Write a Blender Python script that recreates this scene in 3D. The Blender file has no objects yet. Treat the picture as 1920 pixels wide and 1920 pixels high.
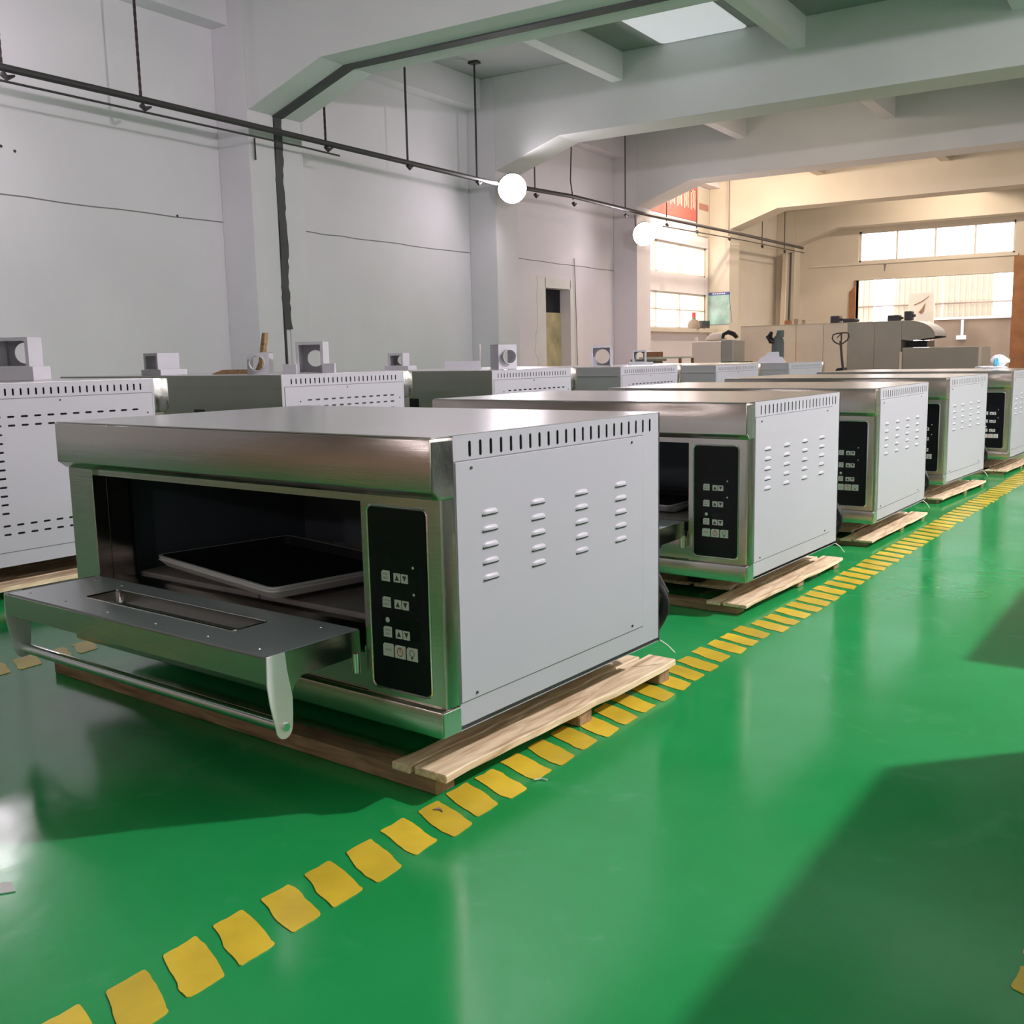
import bpy, bmesh, math, random
from mathutils import Vector, Matrix
random.seed(7)
C = bpy.context.scene.collection
sc = bpy.context.scene
PI = math.pi

# ---------------------------------------------------------------- camera
CAMZ = 0.8517
F = 1933.3; YAW = -0.5734; PITCH = 0.1508; ROLL = 0.0210
def cam_axes():
    cy, sy, cp, sp = math.cos(YAW), math.sin(YAW), math.cos(PITCH), math.sin(PITCH)
    f = Vector((sy*cp, cy*cp, -sp)); r = Vector((cy, -sy, 0)); d = f.cross(r)
    cr, sr = math.cos(ROLL), math.sin(ROLL)
    return cr*r+sr*d, -sr*r+cr*d, f
R_, D_, F_ = cam_axes()
cam_data = bpy.data.cameras.new('camera')
cam_data.sensor_width = 36; cam_data.lens = F/1920*36; cam_data.clip_start = .02; cam_data.clip_end = 300
cam = bpy.data.objects.new('camera', cam_data); C.objects.link(cam)
M = Matrix((R_, -D_, -F_)).transposed().to_4x4(); M.translation = Vector((0, 0, CAMZ))
cam.matrix_world = M
sc.camera = cam

# ---------------------------------------------------------------- world, exposure, lights
w = bpy.data.worlds.new('world'); sc.world = w; w.use_nodes = True
bg = w.node_tree.nodes['Background']
bg.inputs[0].default_value = (1.0, .92, .94, 1); bg.inputs[1].default_value = 5.0
sc.view_settings.view_transform = 'Standard'; sc.view_settings.look = 'None'
sc.view_settings.exposure = -0.10; sc.view_settings.gamma = 1.0
sc.view_settings.use_curve_mapping = False

# lamps: x, y, z, emission strength, radius, kind, label.  'flood' = disc facing into the hall, 'bay' = downward dome
LAMPS = [(-10.12, 15.9, 3.76, 90, .25, 'flood', 'glaring white floodlight under the second beam, by the second pillar'),
         (-10.08, 21.20, 3.42, 60, .25, 'flood', 'glaring white floodlight at the third pillar, beside the bright window bay'),
         (-10.12, 5.60, 3.92, 190, .10, 'bulb', 'white lamp on the wall pipe near the left of the hall'),
         (2.40, 4.90, 3.80, 4800, .085, 'bulb', 'bright bay lamp hanging over the right-hand row of ovens'),
         (1.2, -6.6, 3.0, 170, .16, 'bay', 'added white fill lamp hanging behind the viewer, right'),  # fill lamps added behind the viewer to brighten oven fronts and chambers
         (-4.6, -6.8, 3.0, 150, .16, 'bay', 'added white fill lamp hanging behind the viewer, left'),
         (-9.4, 24.9, 5.3, 1100, .12, 'warm', 'added warm fill lamp high in the window bay'),  # warm ones: added fill, hidden above the beams to brighten the far end
         (-5.6, 30.9, 5.45, 1000, .12, 'warm', 'added warm fill lamp high before the gate'),
         (1.0, 30.9, 5.45, 800, .12, 'warm', 'added warm fill lamp high at the far right'),
         (-5.5, 23.1, 5.3, 600, .12, 'warm', 'added warm fill lamp high before the tunnel oven'),
         (-6.2, 19.2, 5.4, 110, .12, 'warm', 'added warm fill lamp high before the white machine'),
         (7.7, 1.0, 4.3, 50, .33, 'bay', 'added round fill lamp near the right wall, nearest'),  # added fill lamps, brightening the hall softly from the right
         (7.7, 8.0, 4.3, 65, .33, 'bay', 'added round fill lamp near the right wall, second'),
         (7.7, 14.0, 4.3, 65, .33, 'bay', 'added round fill lamp near the right wall, third'),
         (-4.40, 5.95, 3.95, 400, .07, 'bay', 'small bay lamp hanging over the row of slotted ovens')]

# ---------------------------------------------------------------- materials
MATS = {}
def new_mat(name):
    m = bpy.data.materials.new(name); m.use_nodes = True
    MATS[name] = m
    return m, m.node_tree, m.node_tree.nodes['Principled BSDF']
def pmat(name, col, rough=.5, metal=0., coat=0., emis=None, es=0, bump=None, var=None, alpha=None, trans=None, stretch=None):
    """bump=(scale,strength) var=(scale,amount) stretch=(sx,sy,sz)"""
    m, nt, b = new_mat(name)
    b.inputs['Base Color'].default_value = (*col, 1); b.inputs['Roughness'].default_value = rough
    b.inputs['Metallic'].default_value = metal
    if coat: b.inputs['Coat Weight'].default_value = coat; b.inputs['Coat Roughness'].default_value = .08
    if emis: b.inputs['Emission Color'].default_value = (*emis, 1); b.inputs['Emission Strength'].default_value = es
    if trans: b.inputs['Transmission Weight'].default_value = trans
    tc = nt.nodes.new('ShaderNodeTexCoord'); mp = nt.nodes.new('ShaderNodeMapping')
    nt.links.new(tc.outputs['Object'], mp.inputs[0])
    if stretch: mp.inputs['Scale'].default_value = stretch
    if var:
        n = nt.nodes.new('ShaderNodeTexNoise'); n.inputs['Scale'].default_value = var[0]; n.inputs['Detail'].default_value = 5
        nt.links.new(mp.outputs[0], n.inputs['Vector'])
        r = nt.nodes.new('ShaderNodeMapRange'); r.inputs[1].default_value = .3; r.inputs[2].default_value = .7
        r.inputs[3].default_value = 1-var[1]; r.inputs[4].default_value = 1+var[1]*.5
        nt.links.new(n.outputs[0], r.inputs[0])
        mx = nt.nodes.new('ShaderNodeVectorMath'); mx.operation = 'SCALE'; mx.inputs[0].default_value = col
        nt.links.new(r.outputs[0], mx.inputs['Scale']); nt.links.new(mx.outputs[0], b.inputs['Base Color'])
    if bump:
        n = nt.nodes.new('ShaderNodeTexNoise'); n.inputs['Scale'].default_value = bump[0]; n.inputs['Detail'].default_value = 4
        nt.links.new(mp.outputs[0], n.inputs['Vector'])
        bp = nt.nodes.new('ShaderNodeBump'); bp.inputs['Strength'].default_value = bump[1]; bp.inputs['Distance'].default_value = .01
        nt.links.new(n.outputs[0], bp.inputs['Height']); nt.links.new(bp.outputs[0], b.inputs['Normal'])
    return m
STEEL = pmat('stainless_steel', (.56, .515, .47), .17, 1., bump=(4, .06), stretch=(.6, .6, 600))
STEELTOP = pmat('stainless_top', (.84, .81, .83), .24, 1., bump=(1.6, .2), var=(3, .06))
STEELBR = pmat('polished_steel', (.70, .69, .66), .16, 1., bump=(14, .12))
BRACK = pmat('satin_bracket_steel', (.88, .86, .88), .36, .45)
CHROME = pmat('chrome', (.80, .80, .78), .10, 1.)
LINER = pmat('door_liner_steel', (.40, .43, .45), .36, .25, bump=(40, .03))
WHITE = pmat('white_powder_coat', (.47, .46, .50), .36, var=(2, .03), bump=(300, .01))
WHITELV = pmat('white_louvre', (.51, .50, .54), .36)
ZINC = pmat('galvanised_back', (.42, .42, .39), .42, .55, var=(2, .1))
ZINC2 = pmat('pale_galvanised_back', (.50, .50, .52), .42, .4, var=(2, .1))
BLACK = pmat('black_plastic', (.012, .012, .014), .28)
PANEL = pmat('black_glossy_panel', (.006, .006, .008), .30)
PANEL2 = pmat('smoked_display', (.008, .008, .010), .12)
for m_ in (PANEL, PANEL2): m_.node_tree.nodes['Principled BSDF'].inputs['Specular IOR Level'].default_value = .22
CHAMB = pmat('chamber_dark', (.10, .12, .14), .5)
STONE = pmat('hearth_plate', (.38, .34, .33), .7, var=(8, .2))
TRAYB = pmat('tray_nonstick', (.016, .018, .020), .42, bump=(60, .05))
TRAYM = pmat('tray_aluminium', (.92, .90, .90), .34, .25)
PAD = pmat('button_pad', (.62, .62, .60), .5)
INK = pmat('button_ink_and_shade', (.03, .03, .03), .5)
RED = pmat('button_red', (.6, .03, .03), .5)
GLASS = pmat('dark_oven_glass', (.03, .035, .03), .05, coat=.5)
RUBBER = pmat('black_rubber', (.010, .010, .010), .6)
WIRE = pmat('white_wire', (.7, .75, .7), .5)
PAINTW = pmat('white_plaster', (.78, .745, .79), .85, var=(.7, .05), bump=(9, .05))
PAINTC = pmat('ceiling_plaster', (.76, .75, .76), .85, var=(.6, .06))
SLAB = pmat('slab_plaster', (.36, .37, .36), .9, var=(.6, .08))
PAINTF = pmat('warm_lit_cream', (.60, .55, .465), .85, var=(.7, .08), bump=(9, .05))  # far-end cream, with the warm daylight put into its colour
BRIGHTP = pmat('fresh_white_patch', (.90, .90, .94), .8)
PATCHW = pmat('repair_plaster', (.76, .76, .74), .85, var=(3, .05))
JOINT = pmat('dark_joint_tar', (.085, .083, .090), .7, var=(4, .2))
SEAM = pmat('seam_grey', (.20, .20, .20), .9)  # plain dark grey for joints, gaps and the wire
IRON = pmat('painted_iron', (.055, .05, .052), .5, .2)
CHAIN = pmat('rusty_chain', (.07, .045, .045), .6, .5)
LAMPM = pmat('lamp_glass', (1, 1, 1), .3)
YEL = pmat('yellow_floor_paint', (.80, .57, .045), .30, var=(9, .22), bump=(30, .06))
CURT = pmat('blackout_curtain', (.012, .011, .016), .9)
DOORY = pmat('stained_cream_panel', (.60, .53, .30), .7, var=(3, .3))
RUST = pmat('rusty_brown_steel', (.30, .135, .055), .6, var=(3, .25))
REDB = pmat('faded_red_banner', (.62, .13, .11), .7)
PALEB = pmat('pale_banner_print', (.82, .62, .50), .7)
POSTB = pmat('poster_blue', (.06, .09, .30), .6)
POSTG = pmat('poster_mint', (.33, .52, .47), .6, var=(2.6, .45))
STEELW = pmat('far_stainless', (.70, .63, .52), .36, .35, var=(1.2, .12))
STEELD = pmat('far_dark_steel', (.36, .35, .31), .34, .5, var=(1.2, .12))
CYL = pmat('cylinder_grey', (.11, .15, .15), .5)
BLUE = pmat('blue_film', (.10, .45, .65), .4)
BAG = pmat('white_plastic_film', (.86, .88, .88), .35)
FENCE = pmat('white_corrugated_sheet', (.60, .55, .45), .5)
TAN = pmat('tan_render', (.30, .24, .185), .9, var=(.8, .25))
MOTOR = pmat('dark_blue_motor', (.022, .022, .035), .4)
REDW = pmat('signal_red', (.75, .06, .05), .5)
GREEN = pmat('dark_green_cushion', (.06, .085, .06), .7)
MACH = pmat('machine_white', (.86, .76, .68), .4)
GROUND = pmat('outside_concrete', (.20, .18, .16), .9, var=(1, .15))
WPANE = pmat('frosted_pane', (.95, .95, .93), .6)
WFRAME = pmat('window_frame_paint', (.62, .58, .50), .5)
CARD = pmat('added_brown_carton', (.50, .31, .20), .8)
CARD2 = pmat('added_grey_carton', (.36, .28, .24), .8)
PINKW = pmat('cardboard', (.45, .28, .16), .8)

def wood_mat(name, c1, c2):
    m, nt, b = new_mat(name)
    tc = nt.nodes.new('ShaderNodeTexCoord'); mp = nt.nodes.new('ShaderNodeMapping')
    mp.inputs['Scale'].default_value = (22, 3.0, 22)
    n = nt.nodes.new('ShaderNodeTexNoise'); n.inputs['Scale'].default_value = 1.6; n.inputs['Detail'].default_value = 8; n.inputs['Distortion'].default_value = 1.2
    r = nt.nodes.new('ShaderNodeValToRGB')
    e = r.color_ramp.elements
    e[0].position = .30; e[0].color = (*c1, 1); e[1].position = .62; e[1].color = (*c2, 1)
    nt.links.new(tc.outputs['Object'], mp.inputs[0]); nt.links.new(mp.outputs[0], n.inputs['Vector'])
    nt.links.new(n.outputs[0], r.inputs[0]); nt.links.new(r.outputs[0], b.inputs['Base Color'])
    bp = nt.nodes.new('ShaderNodeBump'); bp.inputs['Strength'].default_value = .35; bp.inputs['Distance'].default_value = .004
    nt.links.new(n.outputs[0], bp.inputs['Height']); nt.links.new(bp.outputs[0], b.inputs['Normal'])
    b.inputs['Roughness'].default_value = .8
    return m
WOOD = wood_mat('pallet_wood', (.50, .33, .18), (.92, .74, .50))
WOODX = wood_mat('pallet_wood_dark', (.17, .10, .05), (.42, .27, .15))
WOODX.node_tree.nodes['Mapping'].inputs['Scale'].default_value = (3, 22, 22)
BROWNW = wood_mat('brown_board', (.12, .07, .035), (.30, .18, .09))

# per-mark tone for the painted blocks
nt = YEL.node_tree; b_ = nt.nodes['Principled BSDF']
oi = nt.nodes.new('ShaderNodeObjectInfo'); mr = nt.nodes.new('ShaderNodeMapRange'); mr.inputs[3].default_value = .80; mr.inputs[4].default_value = 1.06
nt.links.new(oi.outputs['Random'], mr.inputs[0]); src = b_.inputs['Base Color'].links[0].from_socket
vm = nt.nodes.new('ShaderNodeVectorMath'); vm.operation = 'SCALE'; nt.links.new(src, vm.inputs[0]); nt.links.new(mr.outputs[0], vm.inputs['Scale']); nt.links.new(vm.outputs[0], b_.inputs['Base Color'])
for n_ in nt.nodes:      # different grain on every mark
    if n_.type == 'TEX_NOISE':
        n_.noise_dimensions = '4D'; mu = nt.nodes.new('ShaderNodeMath'); mu.operation = 'MULTIPLY'; mu.inputs[1].default_value = 37
        nt.links.new(oi.outputs['Random'], mu.inputs[0]); nt.links.new(mu.outputs[0], n_.inputs['W'])

def floor_mat():
    m, nt, b = new_mat('green_epoxy')
    tc = nt.nodes.new('ShaderNodeTexCoord')
    n = nt.nodes.new('ShaderNodeTexNoise'); n.inputs['Scale'].default_value = .9; n.inputs['Detail'].default_value = 6; n.inputs['Roughness'].default_value = .6
    nt.links.new(tc.outputs['Object'], n.inputs['Vector'])
    r = nt.nodes.new('ShaderNodeValToRGB'); e = r.color_ramp.elements
    e[0].position = .3; e[0].color = (.008, .27, .055, 1); e[1].position = .75; e[1].color = (.028, .36, .11, 1)
    nt.links.new(n.outputs[0], r.inputs[0])
    # fine pale scuffs
    n2 = nt.nodes.new('ShaderNodeTexNoise'); n2.inputs['Scale'].default_value = 5; n2.inputs['Detail'].default_value = 9; n2.inputs['Distortion'].default_value = 1.6
    nt.links.new(tc.outputs['Object'], n2.inputs['Vector'])
    r2 = nt.nodes.new('ShaderNodeMapRange'); r2.inputs[1].default_value = .60; r2.inputs[2].default_value = .80; r2.inputs[4].default_value = .35
    nt.links.new(n2.outputs[0], r2.inputs[0])
    mx = nt.nodes.new('ShaderNodeMix'); mx.data_type = 'RGBA'; mx.inputs['B'].default_value = (.10, .42, .20, 1)
    nt.links.new(r2.outputs[0], mx.inputs['Factor']); nt.links.new(r.outputs[0], mx.inputs['A'])
    nt.links.new(mx.outputs['Result'], b.inputs['Base Color'])
    # uneven gloss
    r3 = nt.nodes.new('ShaderNodeMapRange'); r3.inputs[1].default_value = .3; r3.inputs[2].default_value = .75; r3.inputs[3].default_value = .10; r3.inputs[4].default_value = .26
    n3 = nt.nodes.new('ShaderNodeTexNoise'); n3.inputs['Scale'].default_value = 2.3; n3.inputs['Detail'].default_value = 7
    nt.links.new(tc.outputs['Object'], n3.inputs['Vector']); nt.links.new(n3.outputs[0], r3.inputs[0]); nt.links.new(r3.outputs[0], b.inputs['Roughness'])
    b.inputs['IOR'].default_value = 1.40
    n4 = nt.nodes.new('ShaderNodeTexNoise'); n4.inputs['Scale'].default_value = 16; n4.inputs['Detail'].default_value = 5
    nt.links.new(tc.outputs['Object'], n4.inputs['Vector'])
    bp = nt.nodes.new('ShaderNodeBump'); bp.inputs['Strength'].default_value = .10; bp.inputs['Distance'].default_value = .004
    nt.links.new(n4.outputs[0], bp.inputs['Height']); nt.links.new(bp.outputs[0], b.inputs['Normal'])
    return m
FLOOR = floor_mat()

# ---------------------------------------------------------------- mesh helpers
class MB:
    def __init__(s): s.v = []; s.f = []; s.m = []
    def add(s, vs, fs, mi=0):
        o = len(s.v); s.v += [tuple(v) for v in vs]; s.f += [tuple(i+o for i in f) for f in fs]; s.m += [mi]*len(fs)
        return s
    def box(s, x0, x1, y0, y1, z0, z1, mi=0):
        vs = [(x0,y0,z0),(x1,y0,z0),(x1,y1,z0),(x0,y1,z0),(x0,y0,z1),(x1,y0,z1),(x1,y1,z1),(x0,y1,z1)]
        return s.add(vs, [(0,3,2,1),(4,5,6,7),(0,1,5,4),(1,2,6,5),(2,3,7,6),(3,0,4,7)], mi)
    def prism(s, pts, axis, a, b, mi=0):
        """extrude a 2D polygon along an axis. axis x: pts=(y,z); y: pts=(x,z); z: pts=(x,y)"""
        def P(p, t): return {'x': (t, p[0], p[1]), 'y': (p[0], t, p[1]), 'z': (p[0], p[1], t)}[axis]
        n = len(pts); vs = [P(p, a) for p in pts]+[P(p, b) for p in pts]
        fs = [tuple(range(n))[::-1], tuple(range(n, 2*n))]+[(i, (i+1) % n, n+(i+1) % n, n+i) for i in range(n)]
        return s.add(vs, fs, mi)
    def tube(s, path, r, n=10, mi=0, caps=True):
        path = [Vector(p) for p in path]; rings = []; up = None
        rr = r if isinstance(r, (list, tuple)) else [r]*len(path)
        for i, p in enumerate(path):
            t = (path[min(i+1, len(path)-1)]-path[max(i-1, 0)]).normalized()
            if up is None:
                up = Vector((0, 0, 1)) if abs(t.z) < .9 else Vector((1, 0, 0))
            a = t.cross(up).normalized(); up = a.cross(t).normalized()
            rings.append([p+(a*math.cos(2*PI*k/n)+up*math.sin(2*PI*k/n))*rr[i] for k in range(n)])
        o = []; fs = []
        for rg in rings: o += rg
        for i in range(len(path)-1):
            for k in range(n):
                fs.append((i*n+k, i*n+(k+1) % n, (i+1)*n+(k+1) % n, (i+1)*n+k))
        if caps: fs += [tuple(range(n))[::-1], tuple(range((len(path)-1)*n, len(path)*n))]
        return s.add(o, fs, mi)
    def cyl(s, c, r, h, axis='z', n=20, mi=0, r2=None):
        d = {'x': Vector((1,0,0)), 'y': Vector((0,1,0)), 'z': Vector((0,0,1))}[axis]
        return s.tube([Vector(c), Vector(c)+d*h], [r, r if r2 is None else r2], n, mi)
    def lathe(s, prof, c=(0,0,0), n=24, mi=0):
        vs = []; fs = []
        for (r, z) in prof:
            vs += [(c[0]+r*math.cos(2*PI*k/n), c[1]+r*math.sin(2*PI*k/n), c[2]+z) for k in range(n)]
        for i in range(len(prof)-1):
            for k in range(n): fs.append((i*n+k, i*n+(k+1) % n, (i+1)*n+(k+1) % n, (i+1)*n+k))
        return s.add(vs, fs, mi)
    def mesh(s, name, mats, smooth=False, bevel=0, seg=2):
        me = bpy.data.meshes.new(name); me.from_pydata(s.v, [], s.f)
        for m in (mats if isinstance(mats, (list, tuple)) else [mats]): me.materials.append(m)
        me.polygons.foreach_set('material_index', s.m); me.update()
        bm = bmesh.new(); bm.from_mesh(me)
        if bevel:
            es = [e for e in bm.edges if len(e.link_faces) == 2 and e.calc_face_angle(0) > .5]
            bmesh.ops.bevel(bm, geom=es, offset=bevel, segments=seg, affect='EDGES', profile=.5, clamp_overlap=True)
        bmesh.ops.recalc_face_normals(bm, faces=bm.faces)
        bm.to_mesh(me); bm.free()
        if smooth: smooth_by_angle(me)
        return me
def smooth_by_angle(me, ang=.6):
    bm = bmesh.new(); bm.from_mesh(me)
    for f in bm.faces: f.smooth = True
    for e in bm.edges:
        if len(e.link_faces) == 2 and e.calc_face_angle(0) > ang: e.smooth = False
    bm.to_mesh(me); bm.free()
def obj(name, mb, mats=None, parent=None, smooth=False, bevel=0, loc=None, rz=None, seg=2):
    me = mb if isinstance(mb, bpy.types.Mesh) else mb.mesh(name, mats, smooth, bevel, seg)
    o = bpy.data.objects.new(name, me); C.objects.link(o)
    if parent: o.parent = parent
    if loc is not None: o.location = loc
    if rz is not None: o.rotation_euler = (0, 0, rz) if not isinstance(rz, (tuple, list)) else rz
    return o
def tag(o, label=None, cat=None, group=None, kind=None):
    if label: o['label'] = label
    if cat: o['category'] = cat
    if group: o['group'] = group
    if kind: o['kind'] = kind
    return o
def thing(name, loc, rz, label, cat, group=None):
    o = bpy.data.objects.new(name, None); C.objects.link(o); o.location = loc; o.rotation_euler = (0, 0, rz)
    o.empty_display_size = .1
    return tag(o, label, cat, group)
def struct(name, mb, mats, **k):
    o = obj(name, mb, mats, **k); o['kind'] = 'structure'; return o
def copy_tree(o, parent=None):
    c = o.copy(); C.objects.link(c)
    if parent: c.parent = parent
    for ch in list(o.children): copy_tree(ch, c)
    return c
def cut(mb, cutter, name, mats, bevel=0):
    """plate minus cutters, baked to a mesh"""
    a = obj('tmp_a', mb, mats); b = obj('tmp_b', cutter, mats[0] if isinstance(mats, list) else mats)
    md = a.modifiers.new('b', 'BOOLEAN'); md.object = b; md.solver = 'EXACT'; md.operation = 'DIFFERENCE'
    dg = bpy.context.evaluated_depsgraph_get()
    me = bpy.data.meshes.new_from_object(a.evaluated_get(dg)); me.name = name
    bpy.data.objects.remove(a); bpy.data.objects.remove(b)
    return me
def rrect(x0, x1, z0, z1, r, n=5):
    pts = []
    for cx, cz, a0 in ((x1-r, z0+r, -PI/2), (x1-r, z1-r, 0), (x0+r, z1-r, PI/2), (x0+r, z0+r, PI)):
        for k in range(n+1):
            a = a0+PI/2*k/n; pts.append((cx+r*math.cos(a), cz+r*math.sin(a)))
    return pts
def text_mesh(s, size):
    cu = bpy.data.curves.new('txt', 'FONT'); cu.body = s; cu.size = size; cu.align_x = 'CENTER'; cu.align_y = 'CENTER'
    cu.resolution_u = 2
    o = bpy.data.objects.new('txt', cu); C.objects.link(o)
    dg = bpy.context.evaluated_depsgraph_get(); dg.update()
    me = bpy.data.meshes.new_from_object(o.evaluated_get(dg)); bpy.data.objects.remove(o)
    vs = [v.co.copy() for v in me.vertices]; fs = [tuple(p.vertices) for p in me.polygons]
    bpy.data.meshes.remove(me)
    return vs, fs

# ================================================================ building
XL, XR, Y0, Y1, ZS = -11.2, 8.8, -7.4, 34.0, 5.75
XC = -10.6                     # pillar front
fl = MB().box(XL-.3, XR+.3, Y0-.3, Y1+.3, -.12, 0)
floor = struct('floor', fl, FLOOR)

struct('added_floor_beyond', MB().box(XL, XR, 16.9, Y1, .0, .012), pmat('beige_bounce_floor', (.50, .43, .36), .35, var=(1.2, .1)))  # unseen beige floor added to keep green bounce off the far end

# ---- painted lane marks (pieces of the floor paint)
def mark_mesh(k):
    rnd = random.Random(k)
    base = [(0, 0), (.002, .030), (0, .060), (.03, .053), (.06, .043), (.09, .032), (.116, .022), (.118, -.008), (.119, -.040), (.09, -.034), (.06, -.022), (.03, -.010)]
    p = []
    for x, y in base: p.append((x+rnd.uniform(-.0025, .0025), y+rnd.uniform(-.003, .003)))
    q = []
    for i in range(len(p)):      # rounded, slightly ragged outline
        a, b = p[i], p[(i+1) % len(p)]
        q += [(a[0]*.9+b[0]*.1, a[1]*.9+b[1]*.1), (a[0]*.45+b[0]*.55+rnd.uniform(-.0012, .0012), a[1]*.45+b[1]*.55+rnd.uniform(-.0012, .0012)), (a[0]*.1+b[0]*.9, a[1]*.1+b[1]*.9)]
    return MB().prism(q, 'z', .0003, .0016).mesh('lane_mark', YEL)
MM = [mark_mesh(k) for k in range(9)]
LS = .0473
def lane(x_at, y0, n, n_stuff=0, step=.0945, flip=1):
    for i in range(n):
        y = y0+i*step+random.uniform(-.004, .004)
        o = obj('lane_mark', MM[random.randrange(9)], parent=floor, loc=(x_at(y)+random.uniform(-.004, .004), y, 0), rz=-.047+random.uniform(-.03, .03))
        o.scale = (random.uniform(.96, 1.03)*flip, random.uniform(1.0, 1.12), 1)
    if n_stuff:
        mb = MB()
        for i in range(n, n+n_stuff):
            y = y0+i*step; x = x_at(y); mb.prism([(x, y), (x, y+.06), (x+.117, y+.022), (x+.119, y-.04)], 'z', .0003, .0016)
        tag(obj('lane_marks_beyond', mb, YEL, floor), kind='stuff')
lane(lambda y: -1.190+LS*(y-.78)*(1 if y > 3 else .75)+(-.026*min(1, max(0, (y-.78)/2.2))*0), .592, 130, 110)
lane(lambda y: -2.900+LS*y, .525, 70)
lane(lambda y: -.205+LS*y, 1.42, 60)

# ---- slab, plus an added glowing panel standing in for light reflected onto it
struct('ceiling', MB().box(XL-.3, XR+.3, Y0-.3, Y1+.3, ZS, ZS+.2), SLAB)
struct('window_20', MB().prism(rrect(-7.33, -5.90, 14.3, 16.08, .09), 'z', ZS-.012, ZS-.002), pmat('ceiling_glow', (.8, .8, .83), .5, emis=(.92, .93, 1.0), es=.42))  # no window: added glowing panel standing in for light reflected onto the slab

# ---- left wall with doorway and the window bay
wallL = MB()
W0 = XL-.3
def wl(y0, y1, z0, z1): wallL.box(W0, XL, y0, y1, z0, z1)
DY0, DY1, DZ = 18.80, 19.84, 2.23
wl(Y0, DY0, 0, ZS); wl(DY1, 22.9, 0, ZS); wl(DY0, DY1, DZ, ZS)
WY0, WY1 = 22.9, 27.6
wl(WY0, WY1, 0, 1.45); wl(WY0, WY1, 2.40, 2.86); wl(WY0, WY1, 3.66, ZS); 
wallL = struct('wall_left', wallL, PAINTW)
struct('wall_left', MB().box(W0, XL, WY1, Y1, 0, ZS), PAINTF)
# recess of the doorway: dark curtain above, stained board below
struct('door_1', MB().box(XL-.34, XL-.24, DY0-.05, DY1+.05, 0, 1.74), DOORY)
obj('curtain', MB().box(XL-.33, XL-.255, DY0-.05, DY1+.05, 1.74, DZ+.05), CURT, bpy.data.objects['door_1'])
struct('wall_recess', MB().box(XL-.6, XL-.5, DY0-.3, DY1+.3, 0, 2.6), CURT)
# pale plaster repair round the doorway
pp = MB()
rg = [(DY0-.02, DY0-.30, 0), ]
def ragged(y0, y1, z0, z1, side):
    pts = [(y0, z0)]; 
    for k in range(13):
        z = z0+(z1-z0)*k/12; pts.append((y1+random.uniform(-.05, .05)+(.14 if side and k in (3, 4, 5) else 0)*(-1 if y1 < y0 else 1), z))
    pts.append((y0, z1)); return pts
pp.prism(ragged(DY0, DY0-.32, .4, DZ+.22, 1), 'x', XL, XL+.006); pp.prism(ragged(DY1, DY1+.22, .4, DZ+.2, 0), 'x', XL, XL+.006)
pp.box(XL, XL+.006, DY0-.02, DY1+.02, DZ, DZ+.2)
obj('plaster_repair', pp, PATCHW, wallL)
# horizontal construction joints in the plaster
for a, b in ((4.4, 10.17), (11.15, 16.1), (16.85, 21.9)):
    n = 14; mb = MB(); pts = []
    for i in range(n+1):
        y = a+(b-a)*i/n; pts.append((y, 2.735+random.uniform(-.008, .008)+.02*(b-y)/(b-a)))
    mb.prism([(y, z+.007) for y, z in pts]+[(y, z-.007) for y, z in pts[::-1]], 'x', XL-.001, XL+.004)
    obj('plaster_seam', mb, SEAM, wallL)
mb = MB()
for y, z in ((7.02, 3.27), (7.18, 3.24), (9.4, 2.75)): mb.cyl((XL-.002, y, z), .018, .006, 'x', 8)
obj('bolt_holes', mb, INK, wallL)

# windows of the bay
def window(n, y0, y1, z0, z1, mull, rail):
    f = MB(); t = .05
    f.box(XL-.16, XL-.08, y0, y1, z0, z0+t).box(XL-.16, XL-.08, y0, y1, z1-t, z1)
    f.box(XL-.16, XL-.08, y0, y0+t, z0, z1).box(XL-.16, XL-.08, y1-t, y1, z0, z1)
    for y in mull: f.box(XL-.16, XL-.08, y-.02, y+.02, z0, z1)
    for z in rail: f.box(XL-.16, XL-.08, y0, y1, z-.015, z+.015)
    o = struct('window_%d' % n, f, WFRAME)
    ys = [y0]+list(mull)+[y1]; zs = [z0]+list(rail)+[z1]
    for i in range(len(ys)-1):
        for j in range(len(zs)-1):
            obj('pane', MB().box(XL-.125, XL-.119, ys[i]+.01, ys[i+1]-.01, zs[j]+.01, zs[j+1]-.01), GLASSC, o)
# clear-ish glass that lets daylight through
m_, nt_, b_ = new_mat('window_glass')
nt_.nodes.remove(b_); tr = nt_.nodes.new('ShaderNodeBsdfTransparent'); tr.inputs[0].default_value = (.93, .93, .90, 1)
gl = nt_.nodes.new('ShaderNodeBsdfGlossy'); gl.inputs['Roughness'].default_value = .03
mx_ = nt_.nodes.new('ShaderNodeMixShader'); mx_.inputs[0].default_value = .06
nt_.links.new(tr.outputs[0], mx_.inputs[1]); nt_.links.new(gl.outputs[0], mx_.inputs[2]); nt_.links.new(mx_.outputs[0], nt_.nodes['Material Output'].inputs[0])
GLASSC = m_
window(1, WY0, WY1, 2.86, 3.66, (24.4, 25.9), ())
window(2, WY0, WY1, 1.45, 2.40, (24.4, 25.9), (1.95,))

# ring beam along the left wall
struct('trim_1', MB().box(XL, XL+.31, Y0, Y1, 5.24, ZS), PAINTW)
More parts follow.
